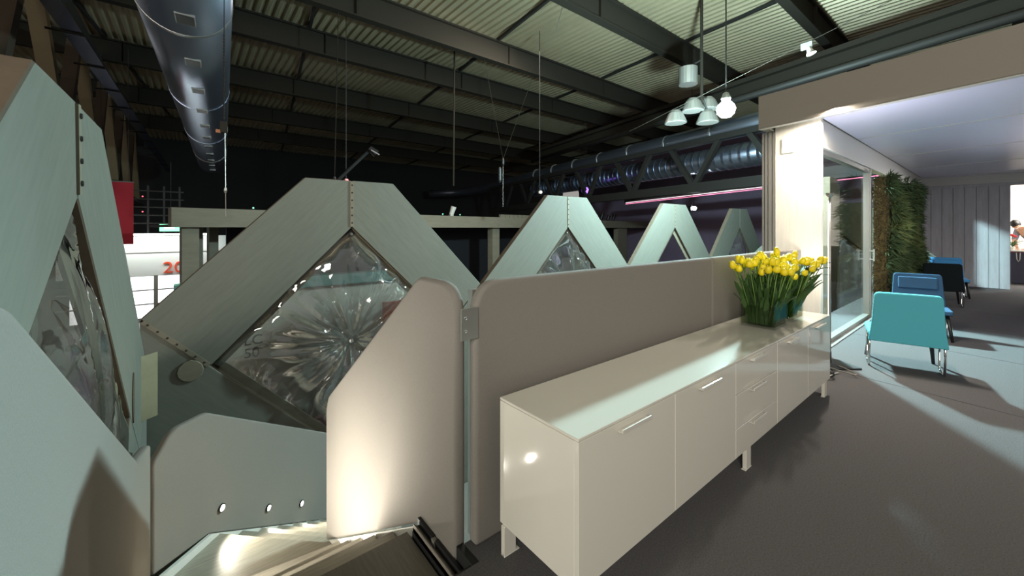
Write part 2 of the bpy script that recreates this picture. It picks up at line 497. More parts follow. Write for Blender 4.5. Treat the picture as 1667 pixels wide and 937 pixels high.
# hall roof: corrugated sheet, beams, purlins
mb = MB()
P = 0.28; x = -16.0; vs = []; fs = []
n = 0
while x < 46:
    for dx, zz in ((0, 8.98), (0.09, 8.98), (0.13, 8.92), (0.23, 8.92)):
        vs.append((x + dx, -8.0, zz)); vs.append((x + dx, 46.0, zz)); n += 1
    x += P
for i in range(n - 1):
    fs.append((2*i, 2*i+1, 2*i+3, 2*i+2))
mb.add(vs, fs)
build('ceiling_2', mb, M_DECK, kind='structure', label=None)
bm_ = thing('trim_3', None, None, (10, 20, 8.4)); bm_['kind'] = 'structure'
for yb in (-0.3, 4.0, 8.05, 12.62, 16.2, 22.0, 28.4, 35.0):
    mb = MB()
    mb.box((-16, yb - 0.14, 8.0), (46, yb + 0.14, 8.05)); mb.box((-16, yb - 0.14, 8.80), (46, yb + 0.14, 8.86)); mb.box((-16, yb - 0.025, 8.05), (46, yb + 0.025, 8.80))
    for xs in range(-14, 46, 6):
        mb.box((xs, yb - 0.12, 8.05), (xs + 0.03, yb + 0.12, 8.8))
    build('roof_beam', mb, M_BEAM, bm_)
for x0 in (-12.0, -5.5, 1.2, 7.6, 14.0, 20.6, 27.2, 34):
    mb = MB(); mb.bar((x0 - 0.12*0, -2, 8.86), (x0 + 0.125 * 46, 44, 8.86), 0.10, 0.10); build('purlin', mb, M_DARK, bm_)

# hall end walls
mb = MB(); mb.box((-16, 44, -3), (46, 44.2, 9)); build('wall_back', mb, mat('hall_dark', (30, 29, 30), 0.9), kind='structure')
mb = MB(); mb.prism([(-28, -3), (12, -3), (12, 9.0), (-28, 9.0)], (31.4, 18.2, 0), Vector((3.8, 18.1, 0)).normalized(), Z, Vector((18.1, -3.8, 0)).normalized(), 0.2, 0, 0); build('wall_right', mb, M_HALLW, kind='structure')

# ================================================================== FABRIC SCREENS AND STAIR
# long screen behind the sideboard, two lengths butted at x = 3.45
t = thing('fabric_screen', 'long grey fabric screen with rounded corner behind the white sideboard', 'screen', (2.2, 1.6, 0))
poly = fillet([(1.045, 0.0), (3.45, 0.0), (3.45, 1.25), (1.045, 1.25)], {3: 0.16}, 8)
mb = MB(); mb.prism(poly, (0, 1.56, 0), X, Z, Y, 0.065, 0, 0); build('panel', mb, M_FABRIC, t, bevel=0.022, bseg=4)
mb = MB(); mb.box((1.06, 1.575, -0.02), (3.4, 1.61, 0.02)); build('foot_rail', mb, M_ALU, t)
mb = MB(); mb.box((1.07, 1.626, 0.0), (1.12, 1.668, 1.2)); build('light_block', mb, M_ALU, t)  # unseen strip added behind the screen to stop light through the gap
t = thing('fabric_screen', 'short grey fabric screen between the tulips and the white column', 'screen', (4.5, 1.6, 0))
mb = MB(); mb.prism([(3.458, 0.0), (5.80, 0.0), (5.80, 1.25), (3.458, 1.25)], (0, 1.56, 0), X, Z, Y, 0.065, 0, 0); build('panel', mb, M_FABRIC, t, bevel=0.022, bseg=4)
mb = MB(); mb.box((3.5, 1.575, -0.02), (5.6, 1.61, 0.02)); build('foot_rail', mb, M_ALU, t)

# tall screen on the right of the stair (plane x = 1.0)
t = thing('stair_screen', 'tall grey fabric stair screen with slanted top, lit white near its foot', 'screen', (1.0, 2.6, 0))
poly = fillet([(1.635, -0.10), (1.635, 1.235), (2.04, 1.235), (3.86, -0.02), (3.93, -0.17), (3.93, -1.375), (2.0, -0.105)], {1: 0.17, 2: 0.16, 3: 0.15}, 7)
mb = MB(); mb.prism(poly, (0.980, 0, 0), Y, Z, X, 0.06, 0, 0); build('panel', mb, M_FABRIC, t, bevel=0.026, bseg=4)
# post and bracket joining the two
t = thing('screen_bracket', 'flat steel bracket with two screws joining the two tall fabric screens', 'bracket', (0.99, 1.55, 1.06))
mb = MB(); mb.box((0.960, 1.552, 0.985), (1.055, 1.560, 1.132)); build('plate', mb, M_STEEL, t, bevel=0.002, bseg=1)
for z in (1.028, 1.088):
    mb = MB(); mb.lathe([(0.0075, 0), (0.0075, 0.003), (0.003, 0.004), (0.003, 0.001)], (0.985, 1.552, z), 12, axis=(0, -1, 0)); build('screw', mb, M_CHROME, t)
t = thing('screen_post', 'slim bright steel post in the gap between the two tall fabric screens', 'post', (1.008, 1.66, 0))
mb = MB(); mb.tube([(1.012, 1.75, -0.1), (1.012, 1.75, 1.0)], 0.006, 8); build('rod', mb, M_STEEL, t)
mb = MB(); mb.lathe([(0.012, 0), (0.012, 0.03)], (1.012, 1.75, -0.1), 10); build('foot', mb, M_STEEL, t)

# screen on the left of the stair (plane x = -0.22)
t = thing('stair_screen', 'large pale grey fabric screen sloping down along the left of the stair', 'screen', (-0.22, 1.8, 0))
poly = fillet([(0.5, -0.9), (0.5, 1.385), (0.99, 1.385), (3.06, 0.195), (3.87, -0.06), (3.98, -0.10), (3.98, -1.30), (3.0, -1.0)], {2: 0.16}, 7)
mb = MB(); mb.prism(poly, (-0.22, 0, 0), Y, Z, -X, 0.06, 0, 0); build('panel', mb, M_FABRIC, t, bevel=0.02, bseg=3)

# screen with step lights, along the diagonal
DG = Vector((1, 1, 0)).normalized(); DN = Vector((-1, 1, 0)).normalized()
Q0 = Vector((0.23, 4.55, 0))
R2 = math.sqrt(2)
t = thing('stair_screen', 'grey fabric screen with three step lights facing the stair', 'screen', (0.6, 4.9, -1.0))
pts = [(-0.213, -1.166), (-0.213, -0.31), (-0.10, -0.125), (0.13, -0.135), (1.236, -1.079), (2.3, -1.99), (2.3, -3.0), (1.95, -2.9), (1.483, -2.469), (0.14, -1.225)]
poly = fillet([((px_ - 0.23) * R2, pz) for px_, pz in pts], {1: 0.10, 2: 0.18, 3: 0.12}, 6)
mb = MB(); mb.prism(poly, Q0, DG, Z, DN, 0.06, 0, 0); build('panel', mb, M_FABRIC, t, bevel=0.02, bseg=3)
M_STEPGLOW = emis('step_glow', (1.0, 0.93, 0.76), 60)
proto = None
for i, (px_, pz, lb) in enumerate([(0.233, -1.079, 'nearest of the three small step lights in the diagonal screen'),
                               (0.66, -1.50, 'middle one of the three small step lights in the diagonal screen'),
                               (1.06, -1.84, 'farthest of the three small step lights in the diagonal screen')]):
    p = Q0 + DG * ((px_ - 0.23) * R2) - DN * 0.002; p.z = pz
    t = thing('step_light', lb, 'light', tuple(p), math.radians(45), 'step lights in the stair screen')
    mb = MB(); mb.lathe([(0.036, 0.0), (0.038, 0.012), (0.028, 0.016), (0.028, 0.004)], p, 20, axis=-DN); build('bezel', mb, M_BLACK, t)
    mb = MB(); mb.lathe([(0.027, 0.005), (0.024, 0.012), (0.012, 0.016)], p, 16, axis=-DN); build('lens', mb, M_STEPGLOW, t)
    pl2 = p - DN * 0.03
    lamp('step_lamp', 'SPOT', pl2, 48, (1.0, 0.92, 0.76), 0.02, pl2 - DN * 1.0 + Vector((0.02, 0, -0.22)), 118, 0.9)

for y_, z_, lb in ((2.02, -0.14, 'topmost unseen added step light low in the left sloping screen'), (2.72, -0.62, 'middle unseen added step light low in the left sloping screen'), (3.30, -0.98, 'lower unseen added step light low in the left sloping screen')):
    p = Vector((-0.217, y_, z_))  # unseen step lights added to light the tall screen and the treads
    t = thing('step_light', lb, 'light', tuple(p), 0, 'step lights in the stair screen')
    mb = MB(); mb.lathe([(0.036, 0.0), (0.038, 0.012), (0.028, 0.016), (0.028, 0.004)], p, 20, axis=X); build('bezel', mb, M_BLACK, t)
    mb = MB(); mb.lathe([(0.027, 0.005), (0.024, 0.012), (0.012, 0.016)], p, 16, axis=X); build('lens', mb, M_STEPGLOW, t)
    lamp('step_lamp', 'SPOT', p + X * 0.03, 210 if y_ > 2.5 else 30, (1.0, 0.95, 0.84), 0.02, p + X + Vector((0, -0.06, 0.30)), 130, 1.0)

# the winding stair
t = thing('stair', 'winding stair of flat metal treads going down between the fabric screens', 'stair', (0.4, 2.4, -0.15))
XL, XR = -0.20, 0.975
def tread(poly, z, m=M_TREAD, th=0.035):
    mb = MB(); mb.prism(poly, (0, 0, z), X, Y, -Z, th, 0, 0); return build('tread', mb, m, t, bevel=0.003, bseg=1)
ys = [(1.67, 2.05, -0.15), (2.05, 2.37, -0.36), (2.37, 2.68, -0.566), (2.68, 2.955, -0.75), (2.955, 3.24, -0.94)]
M_TREADD = mat('landing_tread', (112, 106, 94), 0.38, var=0.2, vscale=5, stretch=(14, 1, 1), bump=0.05, bscale=40)
tr_ = tread([(XL, 1.50), (XR - 0.05, 1.50), (XR - 0.05, 2.05), (XL, 2.05)], -0.15, M_TREADD)
tr_['label'] = 'dark brown top landing tread'
for y0, y1, z in ys[1:]:
    tread([(XL, y0 - 0.03), (XR, y0 - 0.03), (XR, y1), (XL, y1)], z)
tread([(XL, 3.21), (XR, 3.21), (XR, 3.50), (0.55, 3.545), (XL, 3.62)], -1.11)
PV = Vector((0.93, 3.80, 0)); QV = Vector((0.205, 4.52, 0))
tread([(XL, 3.58), (0.55, 3.52), (XR, 3.47), (0.975, 3.79), (PV.x, PV.y), (QV.x, QV.y), (XL, 4.12)], -1.28)
rise = []
for k in range(1, 8):
    a0 = PV + DG * (0.265 * (k - 1) - 0.03); a1 = PV + DG * 0.265 * k
    b0 = QV + DG * (0.265 * (k - 1) - 0.03); b1 = QV + DG * 0.265 * k
    tread([(a0.x, a0.y), (a1.x, a1.y), (b1.x, b1.y), (b0.x, b0.y)], -1.28 - 0.17 * k)
    mb = MB(); c0 = PV + DG * (0.265 * (k - 1) - 0.005); c1 = QV + DG * (0.265 * (k - 1) - 0.005)
    mb.bar((c0.x, c0.y, -1.28 - 0.17 * k + 0.068), (c1.x, c1.y, -1.28 - 0.17 * k + 0.068), 0.01, 0.135); build('riser', mb, M_STRING, t)
for (y0, y1, z), (_, _, zp) in zip(ys[1:] + [(3.24, 0, -1.11)], ys):
    mb = MB(); mb.box((XL, y0 - 0.012, z), (XR - 0.002, y0 - 0.002, zp - 0.035)); build('riser', mb, M_STRING, t)
mb = MB(); mb.box((XL, 3.5, -1.28), (0.9, 3.51, -1.145)); build('riser', mb, M_STRING, t)
# white stringer behind the teeth, and the skirting on the light screen side
mb = MB(); mb.prism([(1.98, -0.10), (3.92, -1.372), (3.92, -1.75), (1.98, -0.5)], (0.98, 0, 0), Y, Z, X, 0.012, 0, 0); build('stringer', mb, M_STRING, t)
mb = MB()
mb.prism([((-0.2 - 0.23) * R2, -1.30), ((-0.2 - 0.23) * R2, -1.20), ((0.14 - 0.23) * R2, -1.22), ((1.95 - 0.23) * R2, -2.90), ((1.95 - 0.23) * R2, -3.0), ((0.14 - 0.23) * R2, -1.36)], Q0, DG, Z, -DN, 0.03, 0, 0)
build('stringer', mb, M_STRING, t)
# steel channel beside the landing
mb = MB(); mb.box((0.936, 1.56, -0.125), (0.978, 2.0, -0.105)); mb.box((0.936, 1.56, -0.125), (0.942, 2.0, -0.085)); build('channel', mb, M_FASCIA, t)
mb = MB(); mb.box((0.962, 1.56, -0.105), (0.978, 1.80, -0.066)); mb.box((0.962, 1.83, -0.105), (0.978, 2.0, -0.066)); build('seal_strip', mb, M_BLACK, t)
mb = MB(); mb.box((0.955, 1.80, -0.105), (0.975, 1.83, -0.07)); build('clip', mb, M_ALU, t)
mb = MB(); mb.box((0.932, 1.56, -0.32), (0.975, 2.0, -0.125)); build('channel_box', mb, M_BLACK, t)
mb = MB(); mb.box((0.984, 1.492, -0.3), (1.018, 1.632, -0.003)); build('gap_block', mb, M_BLACK, t)  # black block added to close a gap that let light through
mb = MB(); mb.box((XL, 1.492, -0.3), (XR, 1.50, -0.001)); build('riser', mb, M_BLACK, t)

# ================================================================== DIAMOND FRAMES
def film_bm(c, a, b, n, U, V, N, bulge, seed, sgn=1):
    """puffed, tufted clear film over a diamond of half-diagonals a (U) and b (V)"""
    rnd = random.Random(seed)
    ph = [rnd.uniform(0, 6.28) for _ in range(8)]
    mb = MB()
    vs = []; fs = []
    for i in range(n + 1):
        for j in range(n + 1):
            s_ = -1 + 2 * i / n; t_ = -1 + 2 * j / n
            u = (s_ + t_) / 2; v = (s_ - t_) / 2
            rho = max(abs(s_), abs(t_)); th = math.atan2(v, u)
            r = math.hypot(u, v)
            e = 1 - rho
            puff = bulge * (1 - rho ** 2.2) ** 0.7
            dimple = -bulge * 0.75 * math.exp(-(r / 0.20) ** 2) - bulge * 0.18 * math.exp(-(r / 0.5) ** 2)
            fold = 0.0
            for kk, (q_, am) in enumerate(((5, .30), (9, .26), (14, .20), (23, .13), (37, .07))):
                fold += am * math.sin(q_ * th + ph[kk] + 1.4 * math.sin(3 * r + ph[kk + 1]))
            g = (r / 0.14) ** 1.0 * math.exp(-r / 0.30) if r < 1.2 else 0
            # gathers along the four edges
            al = (t_ if abs(s_) > abs(t_) else s_)
            gath = 0.014 * (1 + math.sin(3.7 * al + ph[2])) * math.sin(17 * al + 5 * math.sin(1.7 * al + ph[3]) + ph[5] + 4 * math.sin(2.3 * al + ph[6])) * math.exp(-e / 0.16) * min(1, e / 0.03)
            wave = 0.02 * math.sin(5 * u + ph[6]) * math.sin(4 * v + ph[7]) * min(1, e / 0.2)
            d = puff + dimple + 0.075 * fold * min(1.0, g) * min(1, e / 0.1) + gath + wave * 1.2
            if e < 1e-6: d = 0
            p = Vector(c) + U * (u * a * 1.0) + V * (v * b) - N * (d * sgn)
            vs.append(tuple(p))
    for i in range(n):
        for j in range(n):
            fs.append((i*(n+1)+j, (i+1)*(n+1)+j, (i+1)*(n+1)+j+1, i*(n+1)+j+1))
    mb.add(vs, fs)
    return mb

def frame_module(label, O, U, N, polys, dia, film=True, hinges=(), thick=0.11, n=56, group='diamond window frames', bulge=0.26, seed=1):
    """O origin on the front plane, U along the wall, N away from the viewer's side; polys = [(name, poly, grain direction)]"""
    t = thing('diamond_frame', label, 'window frame', tuple(Vector(O) + U * dia[0][0] + Vector((0, 0, -3))), group=group)
    V = Z
    for nm, poly, gd in polys:
        mb = MB(); mb.prism(poly, O, U, V, N, thick, 0, 1, gd)
        build(nm, mb, [M_PLY, M_PLYEDGE], t, bevel=0.006, bseg=1)
    # lining: thin boards lining the diamond opening
    cs = dia
    for i in range(4):
        a = cs[i]; b = cs[(i + 1) % 4]
        pa = Vector(O) + U * a[0] + V * a[1] + N * (thick * 0.5 + 0.02); pb = Vector(O) + U * b[0] + V * b[1] + N * (thick * 0.5 + 0.02)
        mb = MB(); mb.bar(pa, pb, 0.018, thick + 0.10, up=tuple((pb - pa).cross(N)))
        build('lining', mb, M_PLYEDGE if i % 2 else M_STAND, t)
    for (a, b) in hinges:
        pa = Vector(O) + U * a[0] + V * a[1]; pb = Vector(O) + U * b[0] + V * b[1]
        mb = MB(); mb.bar(pa - N * 0.004, pb - N * 0.004, 0.05, 0.012, up=tuple(N)); h = build('hinge', mb, M_STAND, t)
        L = (pb - pa).length; m_ = max(4, int(L / 0.11)); sc0 = None
        for k in range(m_):
            p = pa.lerp(pb, (k + 0.5) / m_) - N * 0.012
            if sc0 is None:
                mb = MB(); mb.lathe([(0.013, 0), (0.010, 0.006)], p, 8, axis=-N); sc0 = build('screw', mb, M_DARK, h); pf = p
            else:
                c = sc0.copy(); col.objects.link(c); c.parent = h; c.location = p - pf
    if film:
        cx = sum(c[0] for c in cs) / 4; cz = sum(c[1] for c in cs) / 4
        a = (cs[1][0] - cs[3][0]) / 2; b = (cs[0][1] - cs[2][1]) / 2
        C0 = Vector(O) + U * cx + V * cz + N * 0.06
        build('film', film_bm(C0, a * 0.995, b * 0.995, n, U, V, N, bulge, seed, 1), M_FILM, t, smooth=True)
        build('film', film_bm(C0 + N * 0.01, a * 0.995, b * 0.995, n // 2, U, V, N, bulge, seed + 9, -1), M_FILM, t, smooth=True)
        p = C0 - N * (bulge * 0.08)
        mb = MB(); mb.lathe([(0.03, 0), (0.03, 0.012), (0.012, 0.02)], p, 16, axis=-N); build('tuft_button', mb, M_CHROME, t)
        mb = MB(); mb.lathe([(0.018, 0), (0.018, 0.01)], C0 + V * (b - 0.09) - N * 0.03, 12, axis=-N); build('corner_eyelet', mb, M_CHROME, t)
    return t

UP = (0.0, 1.5)
def std_polys():
    g1 = (1, 1); g2 = (1, -1)
    return [('frame_board', [(-0.012, 1.505), (-0.012, 2.19), (-0.62, 2.19), (-2.265, 0.49), (-1.645, -0.145)], g1),
            ('frame_board', [(0.012, 1.505), (0.012, 2.19), (0.62, 2.19), (2.265, 0.49), (1.645, -0.145)], g2),
            ('frame_board', [(-1.655, -0.155), (-2.27, 0.475), (-2.27, -3.0), (-0.9, -3.0), (-0.01, -1.95), (-0.01, -1.80)], g2),
            ('frame_board', [(1.655, -0.155), (2.27, 0.475), (2.27, -3.0), (0.9, -3.0), (0.01, -1.95), (0.01, -1.80)], g1)]
DIA = [(0, 1.5), (1.65, -0.15), (0, -1.8), (-1.65, -0.15)]
HIN = [((0, 1.52), (0, 2.18)), ((-1.665, -0.14), (-2.25, 0.465))]
for i, (cx, lb) in enumerate([(1.853, 'largest grey board diamond frame with puffed clear film, behind the stair screens'),
                              (6.437, 'pale cyan-lit diamond frame, second from the stair, above the long screen'),
                              (10.92, 'pale cyan-lit diamond frame, third from the stair, left of the dull brown one'),
                              (15.40, 'farthest dull brownish diamond frame, just left of the yellow tulips')]):
    fm = frame_module(lb, (cx, 6.0, 0), X, Y, std_polys(), DIA, film=(i != 2), hinges=HIN if i < 3 else (), n=(110, 60, 40, 40)[i], seed=3 + i)
    if i == 0:
        # round cover on the lower board
        mb = MB(); mb.lathe([(0.125, 0), (0.125, 0.012), (0.118, 0.016)], (0.016, 5.999, -0.17), 12, axis=(0, -1, 0)); c = build('round_cover', mb, M_STAND, fm)
        c['label'] = 'round beige cover disc'
# frame on the left wall (plane x = -0.36, runs along y)
p0 = [('frame_board', [(2.452, 1.62), (2.42, 2.02), (3.03, 2.03), (3.98, 1.375), (4.98, 0.68), (5.95, -0.02), (5.2, -0.65), (4.36, 0.02)], (1, -1)),
      ('frame_board', [(2.428, 1.62), (2.40, 2.02), (1.84, 2.005), (1.553, 1.765), (0.2, 0.7), (-0.4, 0.3), (0.0, -0.1), (0.55, 0.36)], (1, 1)),
      ('frame_board', [(4.37, 0.0), (5.21, -0.66), (5.95, -0.04), (5.95, -3.0), (3.4, -3.0), (2.45, -1.9), (2.45, -1.52)], (1, 1)),
      ('frame_board', [(0.54, 0.34), (0.0, -0.12), (-0.4, 0.28), (-0.4, -3), (1.4, -3), (2.43, -1.9), (2.43, -1.52)], (1, -1))]
frame_module('nearest tall diamond frame at the far left, seen edge-on above the sloping screen', (-0.36, 0, 0), Y, -X, p0,
             [(2.44, 1.612), (4.355, 0.01), (2.44, -1.5), (0.56, 0.35)], hinges=[((2.44, 1.64), (2.41, 2.01))], n=64, bulge=0.14, seed=21)
# frame on the end wall seen through the glass front
frame_module('grey diamond frame with shiny film, seen through the glass beside the moss wall', (14.0, 3.0, 0), Y, X, std_polys(), DIA, hinges=(), n=40, seed=31)

# steel plate bridging the corner of the two frame walls
M_PLATE = mat('plate_steel', (172, 160, 132), 0.42, metal=0.75, var=0.1, vscale=3)
t = thing('corner_plate', 'blank brushed steel plate fixed across the corner of the two frame walls', 'plate', (-0.3, 5.33, -0.4))
mb = MB(); mb.prism([(0, -0.385), (0.209, -0.394), (0.209, 0.248), (0, 0.247)], (-0.391, 5.259, 0), DG, Z, DN, 0.01, 0, 0); build('plate', mb, M_PLATE, t, bevel=0.002, bseg=1)
mb = MB()
for z in (-0.2, 0.08): mb.bar((-0.327, 5.343, z), (-0.34, 5.6, z), 0.03, 0.03)
build('stand_off', mb, M_DARK, t)
t = thing('slot_cover', 'small dark oval slot cover left of the steel corner plate', 'cover', (-0.36, 4.6, 0.1))
mb = MB()
for k in range(1): mb.prism([(4.56 + 0.07 * math.cos(a_ * PI / 8), 0.09 + 0.21 * math.sin(a_ * PI / 8)) for a_ in range(16)], (-0.352, 0, 0), Y, Z, -X, 0.012, 0, 0)
build('cover', mb, M_PLYEDGE, t)

# ================================================================== SIDEBOARD
t = thing('sideboard', 'long white glossy sideboard on blade legs in front of the long grey screen', 'sideboard', (2.82, 1.24, 0))
x0, x1, y0, y1, zb, zt = 1.125, 4.52, 0.998, 1.478, 0.138, 0.715
mb = MB(); mb.box((x0 + 0.012, y0 + 0.022, zb), (x1 - 0.012, y1, zt - 0.014)); build('carcass', mb, M_LACQD, t)
mb = MB(); mb.box((x0, y0, zt - 0.012), (x1, y1, zt)); build('top', mb, M_LACQ, t, bevel=0.002, bseg=1)
for xa, xb in ((x0, x0 + 0.014), (x1 - 0.014, x1)):
    mb = MB(); mb.box((xa, y0 + 0.02, zb - 0.002), (xb, y1, zt - 0.014)); build('side_panel', mb, M_LACQ, t, bevel=0.002, bseg=1)
mb = MB(); mb.box((x0 + 0.02, y0 + 0.022, zb - 0.004), (x1 - 0.02, y1 - 0.01, zb + 0.004)); build('bottom_panel', mb, M_LACQ, t)
bx = [1.125, 1.818, 2.505, 3.187, 3.875, 4.52]
def front(nm, xa, xb, za, zb_):
    mb = MB(); mb.box((xa + 0.002, y0, za + 0.002), (xb - 0.002, y0 + 0.02, zb_ - 0.002)); return build(nm, mb, M_LACQ, t, bevel=0.0015, bseg=1)
def pull(par, xa, xb, z):
    mb = MB(); mb.box((xa, y0 - 0.030, z - 0.003), (xb, y0 - 0.026 + 0.002, z + 0.012)); mb.box((xa, y0 - 0.028, z - 0.003), (xb, y0 - 0.001, z + 0.001))
    build('handle', mb, M_HANDLE, par, bevel=0.001, bseg=1)
hz = [(1.36, 1.57, 0.672), (2.04, 2.26, 0.672), None, (3.37, 3.57, 0.672), (4.05, 4.28, 0.672)]
for i in range(5):
    if i == 2:
        for za, zb2 in ((0.512, zt - 0.012), (0.310, 0.512), (zb, 0.310)):
            d = front('drawer', bx[2], bx[3], za, zb2); pull(d, 2.70, 2.91, zb2 - 0.02 if zb2 > 0.6 else zb2 + 0.0 - 0.012)
    else:
        d = front('door', bx[i], bx[i+1], zb, zt - 0.012); pull(d, *hz[i])
for lx in (1.165, 2.72, 4.42):
    for ly in (1.02, 1.445):
        mb = MB(); mb.box((lx - 0.035, ly - 0.012, 0.0), (lx + 0.035, ly + 0.012, zb)) if ly < 1.2 else mb.box((lx - 0.05, ly - 0.012, 0.0), (lx + 0.02, ly + 0.012, zb))
        mb.box((lx - 0.05, ly - 0.014, 0.0), (lx + 0.04, ly + 0.014, 0.006))
        build('leg', mb, M_LACQ, t, bevel=0.002, bseg=1)

# ================================================================== VASES AND TULIPS
def vase(x, y, lb, w=0.27, d=0.26, h=0.285):
    t = thing('glass_vase', lb, 'vase', (x, y, 0.715), group='glass vases on the sideboard')
    xa, xb, ya, yb = x - w / 2, x + w / 2, y - d / 2, y + d / 2; z0 = 0.715; th = 0.010
    for nm, lo, hi in (('glass_side', (xa, ya, z0), (xb, ya + th, z0 + h)), ('glass_side', (xa, yb - th, z0), (xb, yb, z0 + h)),
                       ('glass_side', (xa, ya + th, z0), (xa + th, yb - th, z0 + h)), ('glass_side', (xb - th, ya + th, z0), (xb, yb - th, z0 + h)),
                       ('glass_base', (xa + th, ya + th, z0), (xb - th, yb - th, z0 + 0.018))):
        mb = MB(); mb.box(lo, hi); build(nm, mb, M_VASE, t, bevel=0.002, bseg=1)
    mb = MB(); mb.box((xa + th + .001, ya + th + .001, z0 + 0.02), (xb - th - .001, yb - th - .001, z0 + 0.17)); build('water', mb, M_WATER, t)
    return t
V1 = (3.612, 1.232); V2 = (4.04, 1.232)
vase(*V1, 'square glass vase of yellow tulips, the one nearer the camera')
vase(*V2, 'square glass vase of yellow tulips, the one nearer the white column')
# one tulip with its bloom, stem and leaves; local coordinates, base at the origin, pointing up, 1 unit = 1 m
def leaf_mb(L, wd, lean, az, z0, curl):
    mb = MB(); n = 7; vs = []; fs = []
    ca, sa = math.cos(az), math.sin(az)
    for i in range(n + 1):
        s_ = i / n
        r_ = 0.006 + lean * s_ ** 1.4 * L + curl * s_ ** 3
        z_ = z0 + L * (s_ - 0.32 * lean * s_ ** 3) - curl * 0.6 * s_ ** 3
        hw = wd * (math.sin(PI * min(1, 0.12 + s_ * 0.88)) ** 0.8) * (1 if i < n else 0.05)
        for k, dz in ((-1, 0.012), (0, 0), (1, 0.012)):
            vs.append((ca * (r_ - dz * 0.3) - sa * hw * k, sa * (r_ - dz * 0.3) + ca * hw * k, z_ + dz * wd * 20))
    for i in range(n):
        for k in range(2):
            fs.append((i*3+k, i*3+k+1, i*3+k+4, i*3+k+3))
    mb.add(vs, fs); return mb
def bloom_mb(z0, R=0.021, Hh=0.058):
    mb = MB(); seg = 12
    prof = [(0.15, 0), (0.70, 0.08), (0.98, 0.28), (1.0, 0.5), (0.86, 0.75), (0.60, 0.95), (0.38, 1.02)]
    vs = []; fs = []
    for j, (r_, z_) in enumerate(prof):
        for k in range(seg):
            a = 2 * PI * k / seg
            tip = (0.10 if k % 2 == 0 else -0.10) * (z_ ** 3)
            rr = R * r_ * (1 + 0.10 * math.cos(3 * a) * z_)
            vs.append((rr * math.cos(a), rr * math.sin(a), z0 + Hh * (z_ + tip)))
    for j in range(len(prof) - 1):
        for k in range(seg):
            k2 = (k + 1) % seg
            fs.append((j*seg+k, j*seg+k2, (j+1)*seg+k2, (j+1)*seg+k))
    fs.append(tuple(reversed(range(seg))))
    fs.append(tuple((len(prof)-1)*seg + k for k in range(seg)))
    mb.add(vs, fs); return mb
protos = []
for v in range(4):
    t = thing('tulip', 'yellow tulip', 'tulip', (0, 0, 0))
    Ht = 0.50
    mb = MB(); mb.tube([(0, 0, 0), (0.01 * (v - 1.5), 0, Ht * 0.5), (0, 0.006 * v, Ht)], [0.0042, 0.004, 0.0036], 6); build('stem', mb, M_STEM, t, smooth=True)
    mb = bloom_mb(Ht, 0.023 + 0.002 * (v % 3), 0.064 + 0.005 * (v % 2)); b = build('bloom', mb, M_YEL, t, smooth=True)
    for q_ in range(3):
        mb = leaf_mb(random.uniform(0.20, 0.30), random.uniform(0.014, 0.022), random.uniform(0.08, 0.34), random.uniform(0, 6.28), random.uniform(0.06, 0.22), random.uniform(0, 0.03)); build('leaf', mb, M_LEAF, t, smooth=True)
    protos.append(t)
for t in protos: KID[t] = kids(t)
for t in protos:
    for c in KID[t]: KID[c] = []
first = set()
def fill(vx, vy, nx, ny, lb, gp, spread, shift=0.0):
    n = 0
    for i in range(nx):
        for j in range(ny):
            u = (i + 0.5) / nx * 2 - 1 + random.uniform(-.5, .5) / nx; v = (j + 0.5) / ny * 2 - 1 + random.uniform(-.5, .5) / ny
            bx_ = vx + u * 0.085; by_ = vy + v * 0.08
            tx = vx + u * spread + shift; ty = vy + v * spread * 0.95
            hgt = random.uniform(0.53, 0.60) - 0.10 * (abs(u) ** 2 + abs(v) ** 2) / 2 - random.choice((0, 0, 0.03, 0.05))
            d = Vector((tx - bx_, ty - by_, hgt - 0.03))
            sc_ = d.length / 0.55
            rot = d.to_track_quat('Z', 'Y').to_euler()
            q = (Vector((0, 0, 1)).rotation_difference(d.normalized()) @ Matrix.Rotation(random.uniform(0, 6.28), 4, 'Z').to_quaternion()).to_euler()
            pr = random.choice(protos)
            if pr not in first:
                first.add(pr); o = pr; o.location = (bx_, by_, 0.737); o.rotation_euler = q; o.scale = (1, 1, sc_)
            else:
                o = dup(pr, (bx_, by_, 0.737), tuple(q), scale=(1, 1, sc_))
            o['label'] = lb; o['group'] = gp
            n += 1
fill(V1[0], V1[1], 6, 6, 'yellow tulip with green leaves in the glass vase nearer the camera', 'tulips in the nearer vase', 0.215)
fill(V2[0], V2[1], 6, 6, 'yellow tulip with green leaves in the glass vase nearer the white column', 'tulips in the farther vase', 0.27, 0.11)
